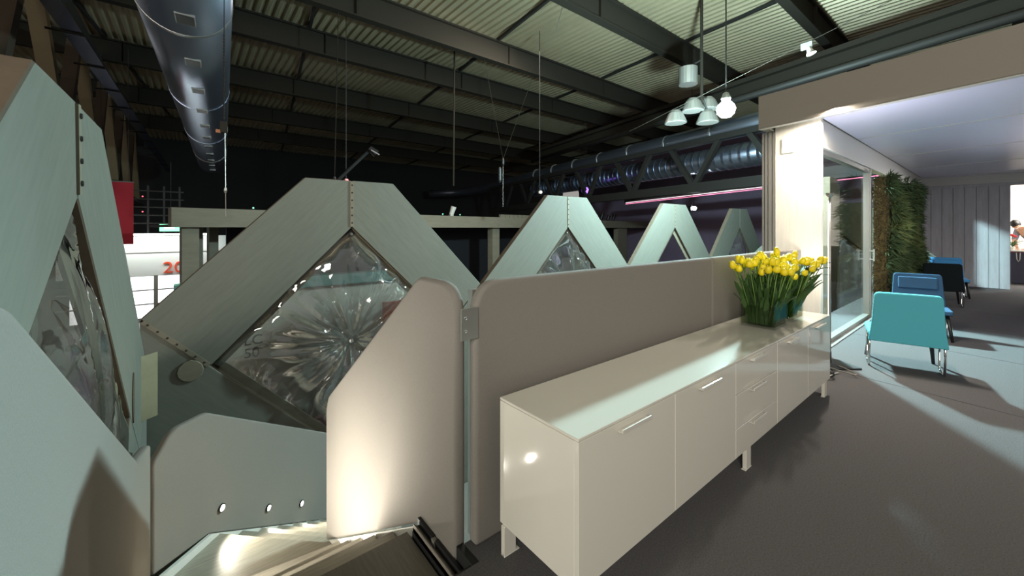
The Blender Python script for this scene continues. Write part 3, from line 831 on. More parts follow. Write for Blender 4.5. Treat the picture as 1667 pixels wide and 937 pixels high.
# packed leaves standing inside each vase, sprays of loose leaves
for (vx, vy) in (V1, V2):
    lb = 'packed dark tulip foliage inside the %s glass vase' % ('nearer' if vx == V1[0] else 'farther')
    mb = MB()
    for k in range(300):
        a = random.uniform(0, 6.28); r_ = random.uniform(0, 0.07)
        l_ = leaf_mb(random.uniform(0.2, 0.42), random.uniform(0.014, 0.024), random.uniform(0.0, 0.22), a, 0, random.uniform(0, 0.03))
        ox, oy = vx + random.uniform(-.09, .09), vy + random.uniform(-.085, .085)
        mb.add([(max(min(x_ + ox, vx + 0.118 + max(0, z_ - 0.27) * 0.5), vx - 0.118 - max(0, z_ - 0.27) * 0.5), max(min(y_ + oy, vy + 0.112 + max(0, z_ - 0.27) * 0.5), vy - 0.112 - max(0, z_ - 0.27) * 0.5), z_ + 0.737) for x_, y_, z_ in l_.v], l_.f)
    if vx == V2[0]:  # drooping leaves added to block a stray light patch on the carpet
        for k in range(34):
            l_ = leaf_mb(random.uniform(0.22, 0.34), random.uniform(0.016, 0.026), random.uniform(0.6, 1.15), random.uniform(-0.7, 0.5), 0, random.uniform(0.02, 0.06))
            ox, oy, oz = vx + random.uniform(0.06, .13), vy + random.uniform(-.12, .12), 0.90 + random.uniform(0, .12)
            mb.add([(x_ + ox, y_ + oy, z_ + oz) for x_, y_, z_ in l_.v], l_.f)
    o = build('tulip_foliage', mb, M_LEAF, None, smooth=True, label=lb, cat='leaves', kind='stuff', origin=(vx, vy, 0.737))
# ================================================================== LOUNGE CHAIRS
def make_chair(lb, felt, loc, yaw, pillow):
    t = thing('lounge_chair', lb, 'chair', loc, yaw, 'low felt lounge chairs')
    def bd(nm, mb, m, **k): return build(nm, mb, m, t, local=True, **k)
    # back: upright felt shell, slightly wider at the foot, rounded top corners
    poly = fillet([(-0.300, 0.30), (0.300, 0.30), (0.282, 0.42), (0.268, 0.56), (0.252, 0.83), (-0.252, 0.83), (-0.268, 0.56), (-0.282, 0.42)], {4: 0.05, 5: 0.05}, 6)
    rk = Vector((-0.10, 0, 1)).normalized(); bn = Vector((1, 0, 0.10)).normalized()
    mb = MB(); mb.prism([(p[0], (p[1] - 0.30)) for p in poly], (-0.30, 0, 0.30), Y, rk, bn, 0.045, 0, 0); bd('backrest', mb, felt, bevel=0.014, bseg=3)
    mb = MB(); mb.prism(fillet([(-0.27, -0.295), (0.31, -0.295), (0.31, 0.295), (-0.27, 0.295)], {1: 0.06, 2: 0.06}, 5), (0, 0, 0.345), X, Y, Z, 0.055, 0, 0); bd('seat', mb, felt, bevel=0.016, bseg=3)
    mb = MB(); mb.obox((-0.268, 0, 0.70), bn, Y, rk, 0.022, 0.205, 0.085); bd('head_cushion', mb, felt, bevel=0.02, bseg=3)
    for s_ in (-1, 1):
        y_ = 0.285 * s_
        mb = MB(); mb.tube([(-0.235, y_ * 0.98, 0.345), (-0.205, y_, 0.17), (-0.175, y_, 0.03), (-0.16, y_, 0.010), (-0.13, y_, 0.010), (0.02, y_, 0.010), (0.05, y_, 0.02), (0.06, y_, 0.05), (0.02, y_, 0.345)], 0.0105, 8)
        bd('leg', mb, M_CHROME, smooth=True)
        mb = MB(); mb.tube([(0.22, y_ * 0.85, 0.345), (0.31, y_ * 0.98, 0.0)], [0.024, 0.014], 8); bd('leg', mb, M_BLACK, smooth=True)
    mb = MB(); mb.box((-0.24, -0.285, 0.325), (0.25, -0.255, 0.345)); mb.box((-0.24, 0.255, 0.325), (0.25, 0.285, 0.345)); bd('seat_frame', mb, M_BLACK)
    return t
make_chair('teal felt lounge chair seen from behind, nearest to the sideboard', M_TEAL, (6.02, 0.70, 0), math.radians(13), True)
make_chair('slate blue felt lounge chair facing the camera behind the teal chair', M_NAVY, (8.02, 0.76, 0), math.radians(190), True)
make_chair('black felt lounge chair seen from behind in front of the bright blue chair', M_BLKF, (11.45, 0.80, 0), math.radians(9), True)
make_chair('bright blue felt lounge chair half hidden behind the black chair', M_SKY, (13.1, 0.80, 0), math.radians(190), True)

# ================================================================== MOSS WALL
t = thing('moss_wall', 'shaggy dark green moss wall panel standing beside the glass front', 'plant wall', (11.2, 1.30, 0))
mb = MB(); mb.box((8.99, 1.24, 0.0), (12.85, 1.40, 2.36)); build('backing_board', mb, M_MOSSE, t)
mb = MB(); rnd = random.Random(4)
def blade(mb, p, d, L, w_, mi):
    d = d.normalized(); s_ = d.cross(Vector((rnd.uniform(-1, 1), rnd.uniform(-1, 1), rnd.uniform(-1, 1)))).normalized() * w_
    q = p + d * L + Vector((0, 0, -0.25 * L))
    mb.add([p - s_, p + s_, q], [(0, 1, 2)], mi)
for k in range(520):
    # tufts of different bulk
    cx = rnd.uniform(9.0, 12.85); cz = rnd.uniform(0.06, 2.38); bulk = 0.03 + 0.27 * (0.5 + 0.5 * math.sin(cx * 2.1 + 1.0) * math.sin(cz * 2.9 + cx)) ** 1.5
    light = 1 if math.sin(cx * 3.1) * math.sin(cz * 2.3 + 1) > 0.25 else 0
    for j in range(42):
        a = Vector((rnd.gauss(0, 1), rnd.uniform(-1.6, 0.1), rnd.gauss(0, 1))).normalized()
        base = Vector((cx, 1.24, cz)) + Vector((a.x * 0.06, max(-1, a.y) * bulk * rnd.uniform(0.3, 0.9), a.z * 0.06))
        blade(mb, base, a, rnd.uniform(0.05, 0.15), 0.013, light)
for k in range(2600):
    p = Vector((8.99, rnd.uniform(1.20, 1.41), rnd.uniform(0.02, 2.38))); blade(mb, p, Vector((-1, rnd.uniform(-.6, .6), rnd.uniform(-.6, .6))), rnd.uniform(0.015, 0.04), 0.01, 2)
build('moss_foliage', mb, [M_MOSS, M_MOSS2, M_MOSSE], t, kind='stuff')

# ================================================================== FLOOR LAMP BY THE COLUMN
t = thing('floor_lamp', 'slim floor lamp on a black plate beside the white column', 'lamp', (5.52, 1.16, 0))
mb = MB(); mb.obox((5.50, 1.16, 0.009), (0.8, -0.6, 0), (0.6, 0.8, 0), Z, 0.15, 0.15, 0.009); build('base', mb, M_BLACK, t, bevel=0.003, bseg=1)
mb = MB(); mb.tube([(5.49, 1.215, 0.018), (5.49, 1.215, 1.86)], 0.011, 10); build('pole', mb, M_ALU, t, smooth=True)
mb = MB(); mb.obox((5.497, 1.222, 1.05), (0.76, 0.65, 0), (-0.65, 0.76, 0), Z, 0.005, 0.008, 0.75); build('led_strip', mb, emis('led_glow', (1.0, 0.95, 0.86), 8), t)
lamp('led_lamp', 'AREA', (5.506, 1.229, 1.05), 7, (1.0, 0.95, 0.86), 1.5, (5.86, 1.53, 1.05), size_y=0.02)
mb = MB(); mb.lathe([(0.012, 1.84), (0.035, 1.86), (0.04, 1.885), (0.03, 1.88)], (5.49, 1.215, 0), 14); build('uplight_head', mb, M_ALU, t)
lamp('uplight', 'SPOT', (5.49, 1.215, 1.90), 70, (0.88, 0.90, 1.0), 0.03, (6.8, 0.2, 2.84), 165, 1.0)
mb = MB(); mb.box((5.478, 1.203, 0.018), (5.502, 1.227, 0.14)); build('socket', mb, M_BLACK, t)
mb = MB()
pts = []
for k in range(15):
    a = k / 14
    pts.append((5.42 - 0.22 * math.sin(a * PI) - 0.05 * a, 1.13 - 0.20 * math.sin(a * PI * 1.2), 0.024 - 0.016 * a + 0.02 * math.sin(a * PI)))
mb.tube(pts, 0.006, 6); build('cord', mb, M_ALU, t, smooth=True)
t = thing('cable_bundle', 'small coil of black and white cable on the carpet behind the sideboard end', 'cable', (4.98, 1.13, 0))
mb = MB(); mb.tube([(4.98 + 0.07 * math.cos(a * 0.6), 1.12 + 0.05 * math.sin(a * 0.6), 0.012 + 0.003 * a) for a in range(24)], 0.008, 6); build('coil', mb, M_BLACK, t, smooth=True)
mb = MB(); mb.tube([(4.9, 1.13, 0.01), (5.0, 1.09, 0.03), (5.12, 1.11, 0.012), (5.2, 1.08, 0.01)], 0.006, 6); build('loose_end', mb, M_WHITE, t, smooth=True)

# ================================================================== OUTSIDE THE GLASS
t = thing('beige_cabinet', 'tall narrow brown box with pale side standing outside the glass front', 'cabinet', (12.8, 3.1, -0.3))
mb = MB(); mb.box((12.4, 2.74, -3.0), (13.1, 3.2, 2.78)); build('body', mb, mat('brown_laminate', (118, 102, 82), 0.7), t, bevel=0.004, bseg=1)
mb = MB(); mb.box((13.1, 2.74, -3.0), (13.32, 3.2, 2.66)); build('side_board', mb, M_STAND, t)
t = thing('glass_balustrade', 'clear glass balustrade along the terrace outside the glass front', 'balustrade', (11, 1.9, -0.1))
for k in range(3):
    mb = MB(); mb.box((9.1 + 1.6 * k, 1.895, -0.05), (10.66 + 1.6 * k, 1.907, 1.0)); build('pane', mb, M_GLASS, t)
mb = MB(); mb.box((9.0, 1.88, -0.3), (13.9, 1.92, -0.03)); build('base_rail', mb, M_ALU, t)

# ================================================================== ROOM BEYOND THE DOORWAY
t = thing('counter', 'dark blue counter with pale top in the white room behind the doorway', 'counter', (17.5, -0.5, 0))
mb = MB(); mb.box((17.3, -3.0, 0.02), (17.9, 0.5, 0.84)); build('body', mb, mat('counter_navy', (36, 40, 58), 0.5), t)
mb = MB(); mb.box((17.25, -3.05, 0.87), (17.95, 0.55, 0.90)); build('top', mb, M_WHITE, t)
mb = MB(); mb.box((17.27, -3.03, 0.84), (17.93, 0.53, 0.87)); build('edge_band', mb, mat('dark_red', (96, 26, 32), 0.5), t)
t = thing('cable_loop', 'white cable loop hanging on the dark blue counter', 'cable', (17.28, -0.24, 0.8))
mb = MB(); mb.tube([(17.27, -0.19, 0.84), (17.265, -0.20, 0.66), (17.265, -0.225, 0.60), (17.265, -0.25, 0.66), (17.27, -0.255, 0.84)], 0.009, 6); build('loop', mb, M_WHITE, t, smooth=True)
t = thing('table_plant', 'small potted green plant with red bloom on the counter', 'plant', (17.45, -0.13, 0.90))
mb = MB(); mb.lathe([(0.035, 0), (0.05, 0.09), (0.045, 0.09)], (17.45, -0.13, 0.90), 12); build('pot', mb, M_WHITE, t)
mb = MB(); rnd = random.Random(2)
for k in range(26):
    l_ = leaf_mb(rnd.uniform(.1, .26), .018, rnd.uniform(.2, .9), rnd.uniform(0, 6.28), 0, 0.02)
    mb.add([(a + 17.45, b - 0.13, c + 0.98) for a, b, c in l_.v], l_.f)
build('leaves', mb, M_LEAF, t)
mb = MB()
for k in range(3): mb.lathe([(0.01, 0), (0.035, 0.02), (0.03, 0.05), (0.01, 0.06)], (17.45 + 0.02 * k, -0.17 + 0.03 * k, 1.24 + 0.02 * k), 8)
build('bloom', mb, mat('bloom_red', (200, 40, 40), 0.5), t)

# person bending over the counter
M_SKIN = mat('skin', (196, 150, 122), 0.55)
M_HAIR = mat('dark_hair', (30, 24, 22), 0.5, bump=0.4, bscale=60)
M_SHIRT = mat('grey_shirt', (128, 128, 138), 0.85)
M_TROU = mat('dark_trousers', (44, 44, 52), 0.85)
def skin_body(name, pts, edges, m, parent, label=None, sub=2):
    me = bpy.data.meshes.new(name); me.from_pydata([p[:3] for p in pts], edges, []); me.materials.append(m)
    o = bpy.data.objects.new(name, me); col.objects.link(o); o.parent = parent
    me.transform(wmat(parent).inverted())
    sk = o.modifiers.new('skin', 'SKIN'); sk.use_smooth_shade = True
    for i, v in enumerate(me.skin_vertices[0].data):
        v.radius = (pts[i][3], pts[i][3] if len(pts[i]) < 5 else pts[i][4]); v.use_root = (i == 0)
    s_ = o.modifiers.new('sub', 'SUBSURF'); s_.levels = sub; s_.render_levels = sub
    tag(o, label); return o
px0, py0 = 18.25, -0.62
t = thing('person', 'person with dark hair in a grey shirt bending over the counter', 'person', (px0, py0, 0))
def H(dx, dy, z, r, r2=None):
    if z > 1.05: z = z + 0.09 * min(1, (z - 1.05) / 0.3)
    return (px0 + dx, py0 + dy, z, r) if r2 is None else (px0 + dx, py0 + dy, z, r, r2)
# pelvis, spine, neck, then legs and arms: dx towards the counter is negative, dy > 0 towards the doorway edge
pts = [H(0, 0, 0.92, .13), H(-.05, .06, 1.08, .135), H(-.16, .16, 1.24, .15), H(-.26, .26, 1.36, .12), H(-.32, .32, 1.41, .055),
       H(.02, -.10, .88, .10), H(.03, -.10, .48, .07), H(.06, -.10, .10, .05), H(-.06, -.11, .04, .04),
       H(.06, .10, .88, .10), H(.07, .11, .48, .07), H(.10, .11, .10, .05), H(-.02, .12, .04, .04),
       H(-.14, .40, 1.34, .065), H(-.26, .46, 1.12, .05), H(-.46, .42, .97, .036), H(-.54, .41, .94, .03),
       H(-.36, .14, 1.34, .065), H(-.48, .10, 1.12, .05), H(-.60, .22, .97, .036), H(-.64, .28, .94, .03)]
ed = [(0, 1), (1, 2), (2, 3), (3, 4), (0, 5), (5, 6), (6, 7), (7, 8), (0, 9), (9, 10), (10, 11), (11, 12), (3, 13), (13, 14), (14, 15), (15, 16), (3, 17), (17, 18), (18, 19), (19, 20)]
b = skin_body('body', pts, ed, M_SKIN, t)
sh = [(p[0], p[1], p[2], p[3] + .012) for p in (pts[0], pts[1], pts[2], pts[3], pts[13], pts[14], pts[17], pts[18])]
skin_body('shirt', sh, [(0, 1), (1, 2), (2, 3), (3, 4), (4, 5), (3, 6), (6, 7)], M_SHIRT, t)
tr2 = [(p[0], p[1], p[2], p[3] + .012) for p in (pts[0], pts[5], pts[6], pts[7], pts[9], pts[10], pts[11])]
skin_body('trousers', tr2, [(0, 1), (1, 2), (2, 3), (0, 4), (4, 5), (5, 6)], M_TROU, t)
hc = Vector((px0 - .40, py0 + .44, 1.59))
hd = Vector((-.50, .16, -.85)).normalized()          # way the face looks: down at the counter
hq = hd.to_track_quat('X', 'Z')
def headpt(x_, y_, z_): return hc + hq @ Vector((x_, y_, z_))
mb = MB(); seg, rg = 16, 12
vs = []; fs = []
for i in range(rg + 1):
    ph = PI * i / rg
    for k in range(seg):
        a = 2 * PI * k / seg
        x_ = math.sin(ph) * math.cos(a); y_ = math.sin(ph) * math.sin(a); z_ = math.cos(ph)
        jaw = 1 - 0.28 * max(0, -z_) ** 1.3
        nose = 0.022 * math.exp(-((y_ / .16) ** 2 + ((z_ + .15) / .18) ** 2)) if x_ > 0 else 0
        vs.append(headpt(x_ * 0.098 * jaw + nose, y_ * 0.078 * jaw, z_ * 0.122))
for i in range(rg):
    for k in range(seg):
        fs.append((i*seg+k, i*seg+(k+1) % seg, (i+1)*seg+(k+1) % seg, (i+1)*seg+k))
mb.add(vs, fs)
for s_ in (-1, 1): mb.lathe([(0.02, -0.006), (0.024, 0.004), (0.012, 0.01)], headpt(-0.005, 0.078 * s_, -0.01), 8, axis=hq @ Vector((0, s_, 0)))
hdo = build('head', mb, M_SKIN, t, smooth=True)
for s_ in (-1, 1):
    mb = MB(); mb.lathe([(0.004, -0.004), (0.011, 0), (0.006, 0.006)], headpt(0.088, 0.032 * s_, 0.0), 8, axis=hd); build('eye', mb, M_BLACK, hdo)
mb = MB(); mb.tube([headpt(0.083, -0.024, -0.066), headpt(0.090, 0, -0.068), headpt(0.083, 0.024, -0.066)], 0.005, 6); build('mouth', mb, mat('lips', (150, 84, 80), 0.5), hdo)
mb = MB(); vs = []; fs = []
for i in range(8):
    ph = PI * 0.62 * i / 7
    for k in range(seg):
        a = 2 * PI * k / seg
        lim = 1.0 if math.cos(a) < 0.3 else 0.62
        p_ = ph * lim
        rr = 1.16 + 0.05 * math.sin(5 * a + 3 * i)
        vs.append(headpt(math.sin(p_) * math.cos(a) * 0.104 * rr - 0.012, math.sin(p_) * math.sin(a) * 0.084 * rr, math.cos(p_) * 0.128 * rr + 0.004))
for i in range(7):
    for k in range(seg): fs.append((i*seg+k, i*seg+(k+1) % seg, (i+1)*seg+(k+1) % seg, (i+1)*seg+k))
mb.add(vs, fs); build('hair', mb, M_HAIR, t, smooth=True)
for hx, hy, dx_ in ((-.54, .41, -1), (-.64, .28, -1)):
    w_ = Vector((px0 + hx, py0 + hy, .94))
    mb = MB()
    mb.obox(w_ + Vector((-.045, 0, -.012)), X, Y, Z, .045, .038, .013)
    for f_, L in ((-.03, .06), (-.01, .075), (.01, .07), (.03, .055)):
        p_ = w_ + Vector((-.085, f_, -.012)); mb.tube([p_, p_ + Vector((-L * .6, f_ * .15, -.004)), p_ + Vector((-L, f_ * .2, -.016))], [.009, .0085, .006], 6)
    p_ = w_ + Vector((-.03, .035, -.014)); mb.tube([p_, p_ + Vector((-.035, .03, -.004)), p_ + Vector((-.06, .035, -.01))], [.011, .009, .007], 6)
    build('hand', mb, M_SKIN, t, smooth=True)

# ================================================================== FLOODLIGHT AND HIGH-BAY LAMPS
LP = Vector((9.2, 3.87, 4.11))
t = thing('floodlight', 'blazing cool white floodlight hanging beside the roof edge', 'light', tuple(LP))
mb = MB(); mb.lathe([(0.001, -0.19), (0.10, -0.16), (0.165, -0.09), (0.19, 0.0), (0.165, 0.09), (0.10, 0.16), (0.001, 0.19)], LP, 20, cap=False); bl = build('bulb', mb, emis('flood_glow', (0.64, 0.95, 1.0), 2750), t, smooth=True)
mb = MB(); mb.lathe([(0.09, 0.18), (0.10, 0.24), (0.06, 0.36), (0.02, 0.38)], LP, 16); build('socket', mb, M_ALU, t)
mb = MB(); mb.tube([(LP.x, LP.y, LP.z + 0.38), (LP.x, LP.y, 8.05)], 0.015, 6); build('rod', mb, M_DARK, t)
t = thing('lamp_cluster', 'cluster of grey bell lamps on a thin pole beside the floodlight', 'lamp', (12.7, 6.1, 8.9))
def far(p, k=12.7 / 11.0): return (p[0] * k, p[1] * k, 1.5 + (p[2] - 1.5) * k)
P0 = far((11.0, 5.27, 4.7))
mb = MB(); mb.tube([(P0[0], P0[1], 8.95), P0], 0.05, 8); build('pole', mb, M_BEAM, t)
cb = far((10.7, 5.5, 5.45))
mb = MB(); mb.lathe([(0.28, 0), (0.28, 0.53), (0.12, 0.57)], cb, 18); build('ballast_can', mb, M_ALU, t)
mb = MB(); mb.tube([(cb[0], cb[1], cb[2] + 0.55), (P0[0], P0[1], cb[2] + 0.8)], 0.025, 6); build('can_arm', mb, M_DARK, t)
for p in ((10.79, 5.41, 4.72), (11.11, 5.16, 4.40), (10.40, 5.70, 4.38), (11.45, 5.3, 4.86)):
    p = far(p)
    mb = MB(); mb.lathe([(0.34, 0.0), (0.33, 0.04), (0.22, 0.30), (0.13, 0.40)], p, 20); sh = build('bell_shade', mb, M_ALU, t)
    mb = MB(); mb.lathe([(0.32, -0.008), (0.32, 0.0)], p, 20); build('diffuser', mb, M_WHITE, sh)
    mb = MB(); mb.tube([(p[0], p[1], p[2] + 0.38), (P0[0], P0[1], P0[2] + 0.5)], 0.025, 6); build('arm', mb, M_DARK, t)

# ================================================================== HALL: DUCTS, TRUSSES, RIGGING
t = thing('air_duct', 'big shiny round air duct under the roof at upper left', 'duct', (0.6, 20, 5.6))
ax0 = Vector((-0.19, 6.8, 5.6)); dd = Vector((0.055, 1, 0)).normalized()
mb = MB(); mb.tube([ax0 + dd * k for k in (0, 6, 12, 18, 24)], 0.70, 40); build('tube', mb, M_DUCT, t, smooth=True)
for k in range(0, 4):
    mb = MB(); p = ax0 + dd * (2.3 + 5.6 * k); mb.tube([p, p + dd * 0.08], 0.712, 40); build('seam_band', mb, M_DUCT if k % 3 else M_ALU, t, smooth=False)
for k in range(11):
    p = ax0 + dd * (1.6 + 2.1 * k) + Vector((0.06, 0, -0.70)); mb = MB(); mb.obox(p, (1, 0, 0), dd, Z, 0.13, 0.19, 0.02); g_ = build('grille', mb, M_ALU, t)
    mb = MB(); mb.obox(p + Vector((0, 0, -0.021)), (1, 0, 0), dd, Z, 0.115, 0.17, 0.004); build('opening', mb, M_BLACK, g_)
T = Vector((3.8, 18.1, 0)).normalized()
PR = Vector((16.7, 5.9, 0))
def tp(y, z, off=0.0):
    k = (y - PR.y) / T.y; p = PR + T * k + Vector((T.y, -T.x, 0)) * off
    return Vector((p.x, p.y, z))
t = thing('air_duct', 'long chrome air duct above the dark V truss, bending left at its end', 'duct', tuple(tp(14, 5.4)))
mb = MB(); mb.tube([tp(1, 5.55, .3), tp(8, 5.55, .3), tp(16, 5.5, .3), tp(24, 5.44, .3), Vector((22.6, 32, 5.42)), Vector((23.0, 36, 5.4)), Vector((22.6, 38.4, 5.4)), Vector((20.7, 40, 5.3))], 0.40, 24); build('tube', mb, M_DUCT, t, smooth=True)
for k in range(9):
    p = tp(3 + 2.4 * k, 5.52, .3); mb = MB(); mb.tube([p, p + T * 0.06], 0.425, 24); build('seam_band', mb, M_ALU, t)
for k in range(5):
    p = tp(9 + 3.4 * k, 5.5, .3) + Vector((-0.32, 0, -0.26)); mb = MB(); mb.obox(p, T, (0.6, 0, -0.8), (0.8, 0, 0.6), 0.25, 0.10, 0.02); build('grille', mb, M_BLACK, t)
t = thing('air_duct', 'ribbed grey air duct running behind the dark V truss', 'duct', tuple(tp(14, 4.6, 2.2)))
mb = MB(); mb.tube([tp(1, 4.75, 2.2), tp(14, 4.75, 2.2), tp(26, 4.75, 2.2)], 0.55, 24); build('tube', mb, M_DUCT, t, smooth=True)
for k in range(60):
    p = tp(2 + 0.4 * k, 4.75, 2.2); mb.tube([p, p + T * 0.12], 0.575, 20)
mbr = MB()
for k in range(60):
    p = tp(2 + 0.4 * k, 4.75, 2.2); mbr.tube([p, p + T * 0.12], 0.575, 20)
build('ribs', mbr, M_DUCT, t, kind='stuff')
t = thing('roof_truss', 'dark V braced roof truss above the pale diamond frames', 'truss', tuple(tp(14, 3.2)))
mb = MB(); mb.bar(tp(-4, 3.33), tp(30, 3.12), 0.36, 0.40); build('chord', mb, M_DARK, t)
mb = MB(); mb.bar(tp(-4, 5.30), tp(30, 5.12), 0.30, 0.24); build('chord', mb, M_DARK, t)
for k in range(-2, 6):
    yb = 8.6 + 3.65 * k
    for yt in (yb - 1.2, yb + 1.25):
        mb = MB(); mb.bar(tp(yb, 3.3), tp(yt, 5.2), 0.2, 0.2); build('web_member', mb, M_DARK, t)
t = thing('roof_girder', 'broad dark girder under the roof sheets above the white roof edge', 'girder', (15.5, 3, 6.5))
mb = MB(); mb.bar((13.7, -6, 6.45), (19.5, 21, 6.45), 0.5, 0.16); mb.bar((13.7, -6, 7.0), (19.5, 21, 7.0), 0.5, 0.16); mb.bar((13.7, -6, 6.7), (19.5, 21, 6.7), 0.06, 0.6); build('girder', mb, M_BEAM, t)
mb = MB(); mb.tube([(13.0, -6, 6.2), (18.8, 21, 6.2)], 0.12, 10); build('pipe', mb, M_DARK, t, smooth=True)
# left truss
t = thing('roof_truss', 'brown V braced roof truss at the far upper left', 'truss', (-3.0, 14, 3.0))
ly = 8.1
M_TB = mat('truss_beige', (112, 99, 74), 0.7); M_TW = mat('truss_brown', (62, 50, 38), 0.7)
while ly < 36:
    mb = MB(); mb.bar((-2.75, ly + 0.15, 7.6), (-2.75, ly + 3.6, 3.2), 0.30, 0.30, up=(1, 0, 0)); build('web_member', mb, M_TB, t)
    mb = MB(); mb.bar((-2.75, ly - 0.15, 7.6), (-2.75, ly - 2.4, 3.2), 0.30, 0.30, up=(1, 0, 0)); build('web_member', mb, M_TW, t)
    ly += 5.2
mb = MB(); mb.box((-2.95, 3, 7.5), (-2.55, 40, 7.9)); build('chord', mb, M_DARK, t)
mb = MB(); mb.box((-2.95, 3, 2.9), (-2.55, 40, 3.2)); build('chord', mb, M_DARK, t)
t = thing('cable_tray', 'long bluish steel cable tray with cross brackets at upper left', 'cable tray', (-1.9, 20, 6))
mb = MB(); mb.bar((-2.2, 9, 6.0), (-1.2, 42, 6.0), 0.34, 0.05); build('tray', mb, mat('tray_steel', (92, 100, 130), 0.25, metal=0.9), t)
for k in range(12):
    y_ = 11 + 2.4 * k; x_ = -2.2 + (y_ - 9) * 1.0 / 33
    mb = MB(); mb.box((x_ - 0.42, y_, 5.94), (x_ + 0.18, y_ + 0.06, 5.975)); build('bracket', mb, M_BEAM, t)
t = thing('track_rail', 'thin bright rail with parallel lines running back above the red banner', 'rail', (-2.5, 18, 3))
for q_ in range(3):
    mb = MB(); mb.bar((-2.45 + 0.1 * q_, 12, 3.0), (-2.1 + 0.1 * q_, 42, 3.0), 0.035, 0.05); build('rail', mb, M_CHROME, t)

def cable(name, lb, cat, pts, r, m=M_BEAM, extra=None):
    t = thing(name, lb, cat, tuple(pts[-1]))
    mb = MB(); mb.tube(pts, r, 6); build('line', mb, m, t)
    return t
t = cable('hoist_chain', 'thin hoist chain with hook hanging right of the big left duct', 'chain', [(0.36, 6.3, 8.95), (0.352, 6.3, 2.88)], 0.006)
mb = MB()
for k in range(26): mb.lathe([(0.010, 0), (0.010, 0.028)], (0.352, 6.3, 2.90 + 0.042 * k), 6)
build('links', mb, M_BEAM, t, kind='stuff')
mb = MB(); mb.box((0.31, 6.27, 2.72), (0.385, 6.33, 2.86)); build('hook_block', mb, M_BEAM, t)
mb = MB(); mb.box((0.265, 6.27, 2.71), (0.315, 6.33, 2.75)); build('clamp', mb, mat('rusty_orange', (150, 92, 60), 0.6), t)
mb = MB(); mb.tube([(0.362, 6.3, 2.72), (0.372, 6.3, 1.65)], 0.005, 6); build('tail_wire', mb, M_ALU, t)
mb = MB(); mb.lathe([(0.012, 0), (0.02, 0.03), (0.012, 0.07)], (0.368, 6.3, 1.95), 8); build('turnbuckle', mb, M_ALU, t)
t = cable('drop_wire', 'thin vertical wire above the largest diamond frame', 'wire', [(3.50, 12.62, 8.0), (3.39, 12.62, 2.98)], 0.012)
mb = MB(); mb.lathe([(0.035, 0), (0.05, 0.05), (0.03, 0.12)], (3.39, 12.62, 2.92), 8); build('end_weight', mb, M_DARK, t)
t = thing('wire_bridle', 'V shaped wire bridle with hook above the second diamond frame', 'wire', (9.76, 12.62, 8.0))
for xt in (8.85, 11.4):
    mb = MB(); mb.tube([(xt, 12.62, 8.0), (9.76, 12.62, 4.25)], 0.006, 6); build('wire', mb, M_BEAM, t)
mb = MB(); mb.lathe([(0.03, 0.0), (0.06, 0.08), (0.06, 0.25), (0.03, 0.32)], (9.76, 12.62, 3.97), 8); build('hook_block', mb, M_BLACK, t)
mb = MB(); mb.lathe([(0.05, 0.0), (0.08, 0.1), (0.08, 0.55), (0.03, 0.62)], (9.60, 12.62, 3.30), 8); build('chain_bag', mb, M_BLACK, t)
mb = MB(); mb.tube([(9.76, 12.62, 4.0), (9.76, 12.62, 2.35)], 0.008, 6); build('tail', mb, M_ALU, t)
cable('hanging_pole', 'thin dark vertical pole hanging between the first two diamond frames', 'pole', [(8.35, 14, 8.95), (8.3, 14, 3.2)], 0.035)
t = thing('spot_arm', 'black spotlight arm rising at an angle above the largest diamond frame', 'light', (3.87, 14, 3.16))
mb = MB(); mb.tube([(3.87, 14, 3.1), (4.9, 14, 4.2)], 0.06, 8); build('arm', mb, M_BLACK, t)
mb = MB(); mb.lathe([(0.10, 0), (0.14, 0.3)], (4.9, 13.95, 4.28), 12, axis=(0.6, -0.2, -0.5)); build('head', mb, M_BLACK, t)
mb = MB(); mb.obox((5.02, 13.8, 4.12), (0.9, 0, -0.4), (0, 1, 0), (0.4, 0, 0.9), 0.16, 0.08, 0.02); build('lens_rim', mb, M_CHROME, t)
t = thing('wire_lamp', 'small white clamp lamp hanging on the long taut wire', 'lamp', (10, 2.63, 5.36))
mb = MB(); mb.box((9.98, 2.5, 5.22), (10.02, 2.70, 5.36)); build('clip', mb, M_ALU, t)
mb = MB(); mb.lathe([(0.09, 0), (0.06, 0.05), (0.04, 0.14)], (10, 2.52, 5.10), 14, axis=(0, 0.3, 1)); build('shade', mb, M_WHITE, t)
cable('taut_wire', 'long taut wire running from the bell lamps up to the right', 'wire', [(10, 6.9, 4.32), (10, 1.0, 5.74)], 0.006, M_BEAM)
cable('hanging_wire', 'short wire with shackle under the roof beam at top centre', 'wire', [(9.4, 8.9, 8.9), (8.95, 8.9, 7.6)], 0.012, M_ALU)

